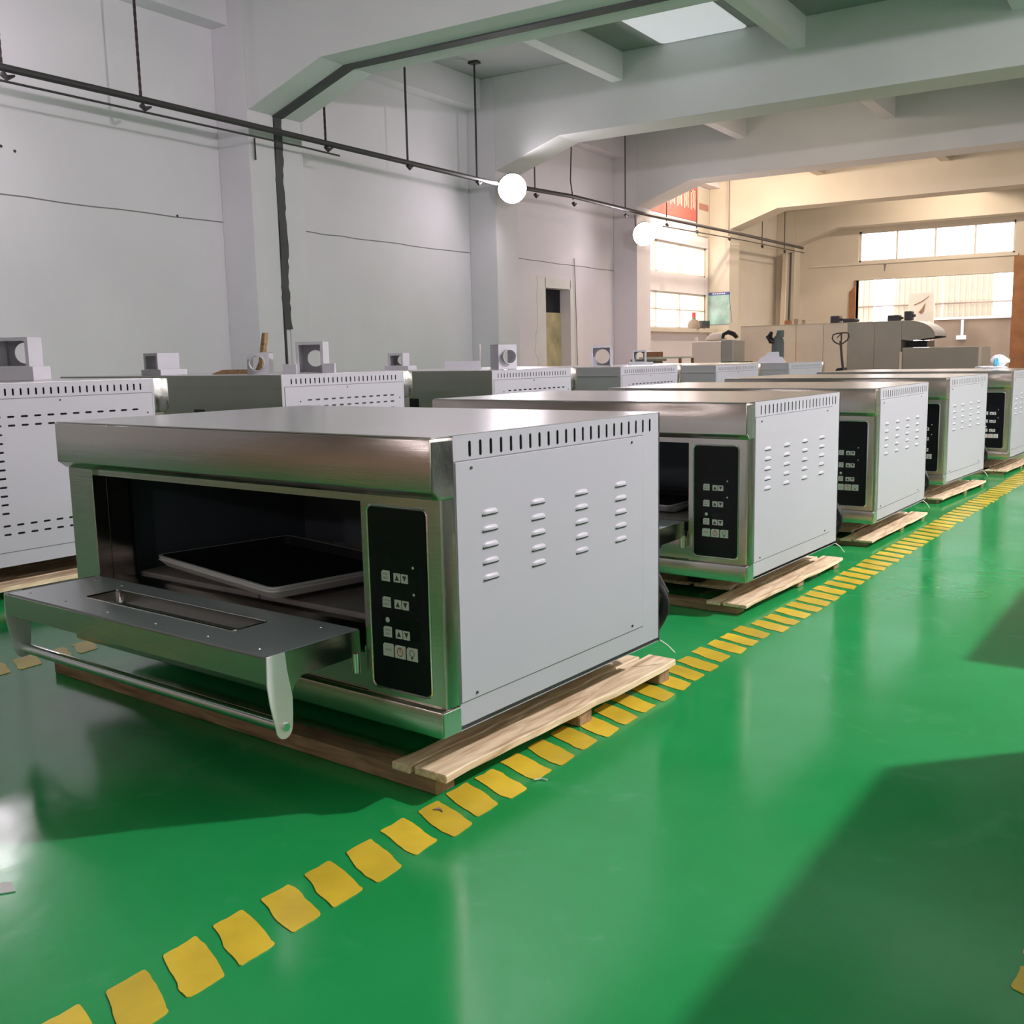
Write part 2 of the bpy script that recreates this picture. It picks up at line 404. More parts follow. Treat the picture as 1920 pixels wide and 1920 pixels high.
# pillars, beams with haunches
BY = [-7.35, -1.5, 4.35, 10.17, 16.1, 21.9, 27.7, 33.4]
def beam_profile(x0, x1):
    return [(x0, 4.14), (x0+.02, 4.14), (x0+1.32, 4.58), (x1-1.32, 4.58), (x1-.02, 4.14), (x1, 4.14), (x1, ZS), (x0, ZS)]
for i, y in enumerate(BY):
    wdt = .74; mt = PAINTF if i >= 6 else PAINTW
    if i == 7: wdt = .6
    spans = [(y, y+wdt)] if i != 3 else [(y, y+.46), (y+.60, y+1.0)]
    for a, b in spans:
        struct('pillar', MB().box(XL, XC, a, b, 0, ZS), mt, bevel=.012)
        struct('pillar', MB().box(8.2, XR, a, b, 0, ZS), mt, bevel=.012)
        struct('roof_beam', MB().prism(beam_profile(XC, 8.2), 'y', a, b), mt if i >= 6 else PAINTC, bevel=.008)
    if i == 3:      # expansion joint between the twin pillars and beams, closed with dark tar
        a, b = y+.46, y+.60
        j = MB().prism([(XC-.3, 4.14), (XC+.03, 4.12), (XC+1.33, 4.56), (8.2-1.33, 4.56), (8.2, 4.14), (8.2, ZS), (XC-.3, ZS)], 'y', a-.02, b+.02)
        struct('joint_filler', j, JOINT)
        pts = []; rnd = random.Random(3); ws = []
        for k in range(41):
            z = 4.16-(4.16-1.28)*k/40; ws.append((z, rnd.uniform(-.014, .014), rnd.uniform(-.014, .014)))
        wv = [math.sin(k*.35)*.012 for k in range(41)]
        lft = [(a+.0+wv[k]+w1, z) for k, (z, w1, w2) in enumerate(ws)]; rgt = [(b+.0+wv[k]+w2, z) for k, (z, w1, w2) in enumerate(ws)]
        struct('joint_strip', MB().prism(lft+rgt[::-1], 'x', XC-.05, XC+.012), JOINT)
        struct('pillar', MB().box(XL, XC-.03, a, b, 0, 4.2), mt)
        struct('joint_strip', MB().box(XC-.03, XC+.004, a+.02, a+.045, .3, 1.3), JOINT)
        struct('pillar', MB().box(8.23, XR, a, b, 0, 4.2), mt)
# purlins between the beams
for px_ in (-8.15, -5.12, -2.1, .95, 4.0, 7.0):
    for i in range(len(BY)-1):
        a = BY[i]+(.74 if i != 3 else 1.0); b = BY[i+1]
        struct('purlin', MB().box(px_-.11, px_+.11, a, b, 5.30, ZS), PAINTC if i < 5 else PAINTF, bevel=.006)
# other walls
we = MB()
WX0, WX1, WZ0, WZ1 = -8.76, -4.22, 3.52, 4.46
GX0, GX1, GZ = -8.80, -4.28, 2.97
we.box(XL-.3, GX0, Y1, Y1+.3, 0, ZS).box(GX1, XR+.3, Y1, Y1+.3, 0, ZS).box(GX0, GX1, Y1, Y1+.3, WZ1, ZS).box(GX0, GX1, Y1, Y1+.3, GZ, WZ0)
we.box(GX0, WX0, Y1, Y1+.3, WZ0, WZ1)
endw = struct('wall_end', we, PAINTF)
f = MB(); yy = Y1+.10
f.box(WX0, GX1, yy, yy+.06, WZ0, WZ0+.05).box(WX0, GX1, yy, yy+.06, WZ1-.06, WZ1).box(WX0, WX0+.06, yy, yy+.06, WZ0, WZ1).box(GX1-.06, GX1, yy, yy+.06, WZ0, WZ1)
xs = [WX0, -7.62, -6.50, -5.38, GX1]
for x in xs[1:-1]: f.box(x-.022, x+.022, yy-.01, yy+.07, WZ0, WZ1)
o = struct('window_3', f, WFRAME)
for i in range(4): obj('pane', MB().box(xs[i]+.03, xs[i+1]-.03, yy+.025, yy+.032, WZ0+.05, WZ1-.05), GLASSC, o)
obj('sill', MB().box(WX0-1.5, GX1+.1, Y1-.05, Y1, WZ0-.08, WZ0-.02), WFRAME, endw)
obj('wall_stain', MB().prism([(-7.98, 3.42), (-7.9, 3.42), (-7.93, 3.2), (-7.96, 3.2)], 'y', Y1-.006, Y1-.001), SEAM, endw)
# rusty steel jambs of the gate
g = struct('door_2', MB().prism([(GX0-.20, 0), (GX0, 0), (GX0, GZ), (GX0-.04, GZ), (GX0-.06, 2.75), (GX0-.20, 2.62)], 'y', Y1-.06, Y1+.31), RUST)
g.name = 'door_2'
obj('jamb', MB().box(GX1, GX1+.42, Y1-.06, Y1+.31, 0, 3.42), RUST, g)

# right wall: windows high up that also give daylight
wr = MB(); nw = 0
wr.box(XR, XR+.3, Y0, Y1, 0, 2.2).box(XR, XR+.3, Y0, Y1, 4.3, ZS)
cur = Y0
for i in range(1, len(BY)-1):
    a, b = BY[i]+1.3, BY[i+1]-.5
    if i < 2: continue
    wr.box(XR, XR+.3, cur, a, 2.2, 4.3); cur = b
    fm = MB().box(XR+.1, XR+.16, a, b, 2.2, 2.26).box(XR+.1, XR+.16, a, b, 4.24, 4.3)
    for k in range(4):
        y = a+(b-a)*k/3; fm.box(XR+.1, XR+.16, y-.03, y+.03, 2.2, 4.3)
    o = struct('window_%d' % (4+nw), fm, WFRAME); nw += 1
    for k in range(3): obj('pane', MB().box(XR+.12, XR+.127, a+(b-a)*k/3+.03, a+(b-a)*(k+1)/3-.03, 2.26, 4.24), GLASSC, o)
wr.box(XR, XR+.3, cur, Y1, 2.2, 4.3)
struct('wall_right', wr, PAINTW)
struct('wall_back', MB().box(XL-.3, XR+.3, Y0-.3, Y0, 0, ZS), pmat('brown_back_wall', (.26, .20, .16), .8, var=(.6, .3)))

# ---- pipe run with hangers
PX, PZ = -10.32, 3.87   # pipe line
pr = thing('overhead_pipe', (0, 0, 0), 0, 'long dark iron pipe run hung along the left wall in front of the pillars', 'pipe')
obj('pipe', MB().tube([(PX, Y0+.2, PZ-.03), (PX, 8, PZ), (PX, 15.5, PZ-.03), (PX, 18.4, PZ+.06), (PX, 22, PZ+.05), (PX, 28, PZ+.12), (PX, 33.3, PZ+.15)], .040, 12), IRON, pr, smooth=True)
obj('conduit', MB().tube([(PX+.05, Y0+.2, PZ-.15), (PX+.05, 10.9, PZ-.15), (PX+.02, 11.6, PZ-.15)], .013, 8), IRON, pr, smooth=True)
obj('conduit', MB().tube([(PX+.05, 22.6, PZ-.14), (PX+.05, 28, PZ-.04), (PX+.05, 33.3, PZ-.0)], .014, 8), IRON, pr, smooth=True)
for k, (y, kind) in enumerate([(2.6, 0), (4.9, 0), (6.55, 0), (8.25, 0), (11.35, 0), (13.2, 1), (15.1, 1), (17.0, 1), (18.45, 2), (20.75, 1), (22.9, 1), (24.7, 1), (26.9, 1), (29.5, 1), (31.5, 1)]):
    mb = MB(); zt = ZS-.001 if abs(y-15.1) > .01 else 5.74
    if kind == 0:      # chain links: narrow alternating links
        z = PZ
        i = 0
        while z < zt:
            if i % 2: mb.box(PX-.006, PX+.006, y-.017, y+.017, z, z+.05)
            else: mb.box(PX-.017, PX+.017, y-.006, y+.006, z, z+.05)
            z += .043; i += 1
    elif kind == 1: mb.tube([(PX, y, PZ), (PX, y, zt)], .017 if y < 16 else .013, 8)
    else: mb.tube([(PX, y, PZ), (PX, y-.10, PZ+.35), (PX, y-.06, PZ+.9), (PX, y, zt)], .013, 8)
    if kind: mb.box(PX-.09, PX+.09, y-.06, y+.06, zt-.03, zt)
    obj('hanger', mb, CHAIN if kind == 0 else IRON, pr)
    mb = MB().tube([(PX, y, PZ-.06), (PX, y+.05, PZ-.10), (PX, y+.14, PZ-.06)], [.035, .03, .012], 8)
    obj('clamp', mb, IRON, pr, smooth=True)
# thin white cable tied along the wall
tag(obj('hanging_wire', MB().tube([(XL+.02, 20.0, 2.9), (XL+.03, 20.02, 2.4), (XL+.02, 20.06, 1.8), (XL+.03, 20.09, .4)], .008, 6), SEAM), 'thin grey wire running down the wall right of the doorway', 'cable')
obj('hook', MB().tube([(XC+.05, 10.22, 3.78), (XC+.05, 10.22, 3.5)], .012, 6), IRON, pr)

# ---- lamps
EM = {}
for (x, y, z, s, r, kind, lab) in LAMPS:
    t = thing('hanging_lamp', (x, y, z), 0, lab, 'lamp')
    m, nt, b = new_mat('lamp_light_%d' % s)
    b.inputs['Base Color'].default_value = (.8, .8, .8, 1)
    b.inputs['Emission Color'].default_value = ((1, .905, .965, 1) if kind != 'warm' else (1, .81, .63, 1)); b.inputs['Emission Strength'].default_value = s
    if kind != 'flood':
        fr = .84 if kind == 'bulb' else .56
        prof = [(r*math.sin(a), -r*math.cos(a)) for a in [PI*k/12*fr+.001 for k in range(13)]]
        obj('globe', MB().lathe(prof, n=20), m, t, smooth=True)
        obj('housing', MB().lathe([(r*.5, r*.87), (r*.5, r*1.2), (.03, r*1.35), (.001, r*1.4)] if kind == 'bulb' else [(r*1.05, r*.12), (r*1.0, r*.4), (r*.5, r*1.2), (.03, r*1.35), (.001, r*1.4)], n=20), IRON, t, smooth=True)
        obj('cord', MB().tube([(0, 0, r*1.35), (0, 0, ZS-z-.005)], .008, 6), IRON, t)
    else:
        d = Vector((-x, -y, CAMZ-z)); d.normalize(); d = (d+Vector((.35, -.1, -.2))).normalized()
        q = d.to_track_quat('Z', 'Y').to_euler()
        o = obj('lens', MB().lathe([(.001, r*.6), (r*.38, r*.54), (r*.72, r*.36), (r*.94, r*.15), (r, 0)], n=28), m, t, smooth=True); o.rotation_euler = q
        o = obj('housing', MB().lathe([(r*1.02, .01), (r*1.06, -.02), (r*.8, -.07), (r*.5, -.11), (.001, -.11)], n=28), IRON, t, smooth=True); o.rotation_euler = q
        obj('bracket', MB().tube([(0, 0, 0), (-.10, 0, .02), (PX-x+.03, 0, .05), (PX-x+.01, 0, PZ-z-.02)], .012, 6), IRON, t)

# ================================================================ oven with control panel
OW, OD, OH = 1.30, .68, .58
def slot_cutter(cx, cz, w, h, y, d=.02, axis='x', n=4):
    """capsule through a plate. axis x: plate normal x (cx is y)"""
    r = min(w, h)/2
    return rrect(cx-w/2, cx+w/2, cz-h/2, cz+h/2, r*.98, n)
def build_oven(name, label, cat, group):
    t = thing(name, (0, 0, 0), 0, label, cat, group)
    # outer casing sheets
    pl = MB().box(-.0016, 0, -.0985, OD, 0, OH-.002)
    ct = MB()
    for i in range(22):
        y = -.050+i*.0325; ct.prism(slot_cutter(y, .5505, .0082, .031, 0), 'x', -.03, .03)
    me = cut(pl, ct, 'side_sheet', WHITE)
    obj('side_sheet', me, parent=t)
    o = obj('side_sheet', me, parent=t); o.location = (-OW+.0016, 0, 0)
    obj('rear_sheet', MB().box(-OW, 0, OD-.006, OD, 0, OH-.002), WHITE, t)
    obj('slot_shade_sheet', MB().box(-.022, -.018, -.09, OD-.01, .46, OH-.004), INK, t)  # black sheet added behind the slots in place of the shaded interior
    obj('base_pan', MB().box(-OW, 0, -.10, OD-.006, .002, .01), ZINC, t)
    sp = obj('side_panel', MB().box(0, .0022, -.096, .596, .0570, .5275), WHITE, t, bevel=.0009, seg=1)
    g = MB().box(-.0005, .0005, -.098, .5985, .0545, .5300)
    obj('panel_gap', g, SEAM, t)
    # louvres: pressed hoods with a dark slit below
    lm = MB(); L_, h_ = .050, .011
    prof = [(0, 0), (.0045, .0005), (.0052, .003), (.0040, .0075), (.0015, .0105), (0, h_)]
    n = 9; vs = []; fs = []
    for k in range(n):
        u = k/(n-1); s = math.sin(PI*u)**.35 if 0 < u < 1 else .02
        for (dx, dz) in prof: vs.append((.0022+dx*s, (u-.5)*L_, dz*(.5+.5*s)))
    m = len(prof)
    for k in range(n-1):
        for j in range(m-1): fs.append((k*m+j, (k+1)*m+j, (k+1)*m+j+1, k*m+j+1))
    lm.add(vs, fs, 0); lm.box(.0018, .0045, -L_*.46, L_*.46, -.0022, .0004, 1)
    lme = lm.mesh('louvre', [WHITELV, INK], smooth=True)
    for cy in (.003, .164, .328, .493):
        for r in range(5): obj('louvre', lme, parent=sp, loc=(0, cy, .4180-r*.0325))
    scm = MB().cyl((.002, 0, 0), .0030, .0022, 'x', 8).mesh('screw', IRON)
    for y, z in ((-.05, .514), (.544, .516), (-.05, .067), (.544, .069)): obj('screw', scm, parent=sp, loc=(0, y, z))
    # stainless skin
    obj('top_cover', MB().box(-OW, 0, -.160, OD, OH-.003, OH), STEELTOP, t, bevel=.001, seg=1)
    cp = [(-.165, OH-.0035), (-.165, .478), (-.143, .461), (-.0985, .461), (-.0985, OH-.0035)]
    obj('canopy', MB().prism(cp, 'x', -OW, 0.0005), STEEL, t, smooth=True, bevel=.0016)
    obj('canopy_end', MB().prism([(-.161, OH-.009), (-.161, .480), (-.142, .4645), (-.102, .4645), (-.102, OH-.009)], 'x', .0004, .0022), STEELBR, t, bevel=.001, seg=1)
    # control fascia
    fp = [(-.211, -.14), (-.014, -.14), (-.004, -.136), (0, -.126), (0, -.0995), (-.211, -.0995)]
    obj('control_fascia', MB().prism(fp, 'z', .0545, .4605), STEEL, t, smooth=True)
    # bezel
    ring = rrect(-.193, -.034, .071, .441, .014, 6); path = [(x, -.1405, z) for x, z in ring]; path.append(path[0])
    obj('panel_bezel', MB().tube(path, .0028, 6, caps=False), STEELBR, t, smooth=True)
    cpn = obj('control_panel', MB().prism(rrect(-.190, -.037, .074, .438, .012, 6), 'y', -.1425, -.139), PANEL, t)
    obj('display', MB().prism(rrect(-.167, -.063, .240, .351, .003), 'y', -.1429, -.1424), PANEL2, cpn)
    obj('display', MB().prism(rrect(-.166, -.060, .180, .222, .003), 'y', -.1429, -.1424), PANEL2, cpn)
    def button(x, z, w_, h_, glyph):
        mb = MB().prism([(x-w_/2+.004, z+h_/2), (x-w_/2, z+h_/2-.004), (x-w_/2, z-h_/2), (x+w_/2, z-h_/2), (x+w_/2, z+h_/2)] if w_ > .021 else rrect(x-w_/2, x+w_/2, z-h_/2, z+h_/2, .0012, 2), 'y', -.1437, -.1424, 0)
        yy = -.1439
        def flat(pts, mi=1): mb.prism([(x+a, z+b) for a, b in pts], 'y', yy, -.1436, mi)
        if glyph == 'up': flat([(-.0055, -.0055), (.0055, -.0055), (0, .0055)])
        elif glyph == 'down': flat([(-.0055, .0055), (0, -.0055), (.0055, .0055)])
        elif glyph == 'power':
            pts = [(x+.0075*math.sin(a), yy, z+.0085*math.cos(a)) for a in [2*PI*k/14 for k in range(15)]]
            mb.tube(pts, .0009, 4, 2, caps=False); mb.box(x-.001, x+.001, yy, -.1434, z-.002, z+.0095, 2)
        elif glyph == 'bulb':
            pts = [(x+.006*math.sin(a), yy, z+.002+.0065*math.cos(a)) for a in [2*PI*k/12 for k in range(13)]]
            mb.tube(pts, .0006, 4, 1, caps=False); mb.box(x-.0022, x+.0022, yy, -.1434, z-.0095, z-.0045, 1)
        elif glyph:
            for j, s in enumerate(glyph.split('|')):
                vs, fs = text_mesh(s, .0062 if len(s) < 5 else .0050)
                k = len(glyph.split('|'))
                mb.add([(x+v.x, yy, z+v.y+(.0035-.008*j if k > 1 else 0)) for v in vs], fs, 1)
        return obj('button', mb, [PAD, INK, RED], cpn)
    for z, s in ((.303, 'TOP|HEAT'), (.250, 'BOTTOM|HEAT'), (.190, 'TIMER|RESET')):
        button(-.1455, z, .0225, .0215, s); button(-.115, z-.001, .0180, .0180, 'up'); button(-.0950, z-.001, .0180, .0180, 'down')
    button(-.1455, .153, .0285, .0265, 'AUTO'); button(-.1135, .153, .0285, .0265, 'power'); button(-.0815, .153, .0285, .0265, 'bulb')
    for x, z, r in ((-.072, .326, .0028), (-.072, .273, .0028), (-.145, .214, .0055)):
        obj('indicator', MB().cyl((x, -.1434, z), r, .001, 'y', 14), PAD, cpn)
    # lower rail, plinth, left post, header
    obj('lower_rail', MB().box(-OW+.004, -.211, -.136, -.0995, .0545, .128), STEEL, t, bevel=.002)
    obj('plinth', MB().box(-OW-.002, .002, -.155, -.0995, 0, .054), STEEL, t, smooth=True, bevel=.004)
    obj('corner_cap', MB().box(.0018, .0030, -.151, -.1, .002, .051), STEELBR, t, bevel=.0006, seg=1)
    obj('left_post', MB().box(-OW+.004, -1.187, -.140, -.0995, .128, .4605), STEEL, t, bevel=.002)
    obj('jamb', MB().box(-1.193, -1.187, -.0995, -.036, .128, .4605), STEEL, t)
    obj('jamb', MB().box(-.213, -.207, -.0995, -.036, .128, .4605), STEEL, t)
    obj('header', MB().box(-1.187, -.213, -.130, -.110, .4440, .4605).box(-1.187, -.213, -.110, -.036, .4500, .4605), STEEL, t)
    gk = MB().box(-1.236, -1.187, -.040, -.030, .165, .455).box(-.213, -.17, -.040, -.030, .165, .455).box(-1.187, -.213, -.040, -.030, .440, .455)
    gk = obj('gasket_frame', gk, BLACK, t)
    rv = MB().add(*ico(.0035)).mesh('screw', CHROME, smooth=True)
    for k in range(5): obj('screw', rv, parent=gk, loc=(-1.200, -.041, .195+k*.052))
    # baking chamber, open to the front
    x0, x1, y0, y1, z0, z1 = -1.236, -.180, -.031, .60, .150, .452
    th = .004
    ch = MB().box(x0-th, x0, y0, y1, z0, z1).box(x1, x1+th, y0, y1, z0, z1).box(x0, x1, y1, y1+th, z0, z1).box(x0, x1, y0, y1, z1, z1+th).box(x0, x1, y0, y1, z0-th, z0)
    ch = obj('baking_chamber', ch, CHAMB, t)
    for k in range(2):
        xa = x0+.02+k*(x1-x0-.04)/2; obj('hearth_plate', MB().box(xa+.004, xa+(x1-x0-.04)/2-.004, y0+.02, y1-.02, z0+.001, z0+.020), STONE, ch, bevel=.003)
    obj('threshold', MB().box(-1.187, -.213, -.140, -.035, .128, .150).prism([(-.140, .150), (-.035, .150), (-.035, .166), (-.06, .166)], 'x', -1.187, -.213), STEEL, t, bevel=.001, seg=1)
    # door folded down to the horizontal
    DX0, DX1, DY_, DZt, DZb = -1.190, -.222, (-.387, -.146), .184, .132
    wx0, wx1, wy0, wy1 = -.985, -.430, -.300, -.208
    hole = MB().prism(rrect(wx0, wx1, wy0, wy1, .012), 'z', .0, .4)
    dm = cut(MB().box(DX0, DX1, DY_[0], DY_[1], DZb, DZt-.003), hole, 'door', STEEL)
    door = obj('door', dm, parent=t)
    lm_ = cut(MB().box(DX0+.006, DX1-.004, DY_[0]+.007, DY_[1], DZt-.003, DZt), hole, 'inner_liner', LINER)
    obj('inner_liner', lm_, parent=door)
    obj('window_glass', MB().box(wx0-.004, wx1+.004, wy0-.004, wy1+.004, DZb+.030, DZb+.035), GLASS, door)
    rg = [(x, y, DZt-.0005) for x, y in rrect(wx0, wx1, wy0, wy1, .012)]; rg.append(rg[0])
    obj('window_trim', MB().tube(rg, .0022, 6, caps=False), STEELBR, door, smooth=True)
    for x, y in [(-1.135, -.352), (-.975, -.352), (-.80, -.352), (-.62, -.352), (-.44, -.352), (-.28, -.352), (-1.02, -.18), (-.30, -.18), (-1.135, -.18)]:
        obj('rivet', rv, parent=door, loc=(x, y, DZt))
    for bx in (DX1+.001, DX0-.004):
        pts = [(-.387, .185), (-.389, .130), (-.384, .090), (-.374, .045)]
        for k in range(9):
            a = PI+PI*k/8; pts.append((-.353+.020*math.cos(a), .040+.022*math.sin(a)))
        pts += [(-.331, .060), (-.330, .095), (-.340, .150), (-.343, .185)]
        obj('side_plate', MB().prism([(-.343, .184), (-.340, .150), (-.331, .100), (-.322, .118), (-.305, .130), (-.150, .132), (-.150, .184)], 'x', bx, bx+.0015), STEEL, door)
        obj('handle_bracket', MB().prism(pts, 'x', bx, bx+.003), BRACK, door, bevel=.0008, seg=1)
        obj('bolt', MB().cyl((bx+(.003 if bx > -1 else -.005), -.352, .042), .0085, .005, 'x', 6), CHROME, door)
    obj('handle', MB().tube([(DX0, -.352, .042), (DX1, -.352, .042)], .0125, 16), CHROME, door, smooth=True)
    obj('hinge_pin', MB().cyl((-.222, -.160, .098), .010, .040, 'z', 12), STEELBR, t, smooth=True)
    # feet
    fm = MB().box(-.025, .025, -.025, .025, -.072, .004).mesh('foot', BLACK)
    for x in (-.30, -OW+.30):
        for y in (.10, OD-.12): obj('foot', fm, parent=t, loc=(x, y, 0))
    # power cord: loose coil behind the oven
    pts = []
    for k in range(34):
        a = 2*PI*k/19+1.2; pts.append((-.075+.082*math.cos(a)+.006*math.sin(k*1.3), OD+.022+.010*math.sin(k*.7)+k*.0003, .085+.088*math.sin(a)))
    mb = MB().tube(pts, .0078, 8)
    pts = [(-.13, OD+.004, .30), (-.10, OD+.03, .27), (-.05, OD+.03, .20), (.00, OD+.03, .12), (-.03, OD+.03, .02)]
    mb.tube(pts, .010, 8)
    obj('power_cord', mb, RUBBER, t, smooth=True)
    obj('earth_wire', MB().tube([(-.01, OD+.02, -.005), (.004, OD+.035, -.02), (.012, OD+.06, -.045)], .0018, 5), WIRE, t, smooth=True)
    return t
def ico(r):
    vs = []; fs = []; n = 10; m = 4
    for i in range(m+1):
        a = PI/2*i/m
        for k in range(n): vs.append((r*math.cos(a)*math.cos(2*PI*k/n), r*math.cos(a)*math.sin(2*PI*k/n), r*.7*math.sin(a)))
    for i in range(m):
        for k in range(n): fs.append((i*n+k, i*n+(k+1) % n, (i+1)*n+(k+1) % n, (i+1)*n+k))
    return vs, fs

# pallet under the ovens: local x 0 = outer edge, z 0 = floor
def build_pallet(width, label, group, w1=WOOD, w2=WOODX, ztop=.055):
    t = thing('wooden_pallet', (0, 0, 0), 0, label, 'pallet', group)
    zt = ztop; zb = ztop-.017
    def plank(x0, x1, y0, y1, seed):
        r = random.Random(seed); n = 12; l = []; rr = []
        for k in range(n+1):
            y = y0+(y1-y0)*k/n; l.append((x0+r.uniform(-.004, .004), y)); rr.append((x1+r.uniform(-.005, .005), y))
        return MB().prism(rr+l[::-1], 'z', zb, zt)
    xs = [(-.085, .0), (-.135, -.092)]; xa = -.155
    while xa-.14 > -width: xs.append((xa-.14, xa)); xa -= .158
    for k, (a, b) in enumerate(xs):
        obj('plank', plank(a, b, -.150+(k == 1)*-.006+(.21 if k > 1 else 0), .775-(k == 1)*.035, k), w1, t, bevel=.002, seg=1)
    for k, (y0, y1) in enumerate(((-.140, -.085), (.33, .385), (.70, .755))):
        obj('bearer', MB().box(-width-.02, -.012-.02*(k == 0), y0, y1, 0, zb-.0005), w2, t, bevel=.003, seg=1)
    return t

RO = [(-1.1290, 1.6601, -.0847, .1264, 'front oven'), (-1.1205, 3.2804, -.0709, .1107, ''), (-1.0585, 4.6495, -.0561, .1028, ''),
      (-1.0286, 6.0813, -.0982, .1056, ''), (-.9052, 7.5970, -.0804, .1045, '')]
RL = ['nearest steel-fronted deck oven with its door folded down and two trays inside',
      'second steel-fronted deck oven in the aisle row, door open, behind the nearest one',
      'third deck oven from the front in the aisle row',
      'fourth deck oven from the front in the aisle row',
      'farthest deck oven in the aisle row, cut off at the right edge']
PL = ['pale wooden pallet under the nearest deck oven beside the yellow marks',
      'pale wooden pallet under the second oven of the aisle row',
      'pale wooden pallet under the third oven of the aisle row',
      'pale wooden pallet under the fourth oven of the aisle row',
      'pale wooden pallet under the farthest oven of the aisle row']
oven0 = build_oven('deck_oven', RL[0], 'oven', 'deck ovens along the aisle')
pal0 = build_pallet(1.44, PL[0], 'pallets along the aisle')
def place_oven(i, x, y, th, zb, lab, plab, group, pgroup):
    o = oven0 if i == 0 else copy_tree(oven0)
    o.location = (x, y, zb); o.rotation_euler = (0, 0, th); tag(o, lab, 'oven', group)
    p = pal0 if i == 0 else copy_tree(pal0)
    p.location = (x, y, 0); p.rotation_euler = (0, 0, th); p.scale = (1, 1, (zb-.0732)/.055); tag(p, plab, 'pallet', pgroup)
    return o
for i, (x, y, th, zb, _) in enumerate(RO):
    place_oven(i, x, y, th, zb, RL[i], PL[i], 'deck ovens along the aisle', 'pallets along the aisle')
# the row on the other side of the aisle, just outside the frame (it throws the shadows on the right)
for i, (x, y) in enumerate(((1.350, 1.90), (1.385, 3.44), (1.42, 4.92))):
    place_oven(9, x, y, -.03, .126, 'deck oven of the opposite row, right of the aisle, %s' % ['nearest', 'middle', 'farthest'][i],
               'pallet under the %s oven right of the aisle' % ['nearest', 'middle', 'farthest'][i], 'deck ovens right of the aisle', 'pallets right of the aisle')

# baking trays
def tray(label, group, loc, rz, z):
    W_, D__, H_ = .60, .40, .022
    t = thing('baking_tray', loc, rz, label, 'tray', group)
    def rr(x0, x1, y0, y1, r): return rrect(x0, x1, y0, y1, r, 5)
    outer = rr(0, W_, 0, D__, .022); inner = rr(.008, W_-.008, .008, D__-.008, .018); bot = rr(.018, W_-.018, .018, D__-.018, .014)
    n = len(outer)
    vs = [(x, y, H_) for x, y in outer]+[(x, y, H_-.0035) for x, y in outer]+[(x, y, H_) for x, y in inner]+[(x, y, .001) for x, y in bot]+[(x, y, 0) for x, y in bot]
    fs = []
    for i in range(n):
        j = (i+1) % n
        fs += [(i, n+i, n+j, j), (2*n+i, i, j, 2*n+j), (n+i, 4*n+i, 4*n+j, n+j)]
    fs.append(tuple(range(4*n, 5*n))[::-1])
    obj('rim', MB().add(vs, fs), TRAYM, t, smooth=True)
    vs = [(x, y, H_) for x, y in inner]+[(x, y, .0015) for x, y in bot]; fs = [(i, n+i, n+(i+1) % n, (i+1) % n) for i in range(n)]+[tuple(range(n, 2*n))]
    obj('lining', MB().add(vs, fs), TRAYB, t)
    return t
def loc_to_world(i, x, y, z):
    ox, oy, th, zb, _ = RO[i]; c, s = math.cos(th), math.sin(th)
    return (ox+c*x-s*y, oy+s*x+c*y, zb+z)
tr0 = tray('upper dark baking tray of the pair lying askew in the nearest oven', 'baking trays in the nearest oven', loc_to_world(0, -1.125, -.012, .2010), RO[0][2]-.17, 0)
tr1 = copy_tree(tr0); tr1.location = loc_to_world(0, -1.129, -.010, .1925); tag(tr1, 'lower baking tray, showing only its rim under the upper tray in the nearest oven', 'tray')
tr2 = copy_tree(tr0); tr2.location = loc_to_world(1, -.95, .02, .175); tr2.rotation_euler.z = RO[1][2]+.05; tag(tr2, 'baking tray on the hearth of the second oven in the aisle row', 'tray', 'baking trays in the second oven')
tr3 = copy_tree(tr2); tr3.location = loc_to_world(1, -.96, .015, .1835); tr3.rotation_euler.z = RO[1][2]+.0; tag(tr3, 'top tray of the pair in the second oven', 'tray', 'baking trays in the second oven')

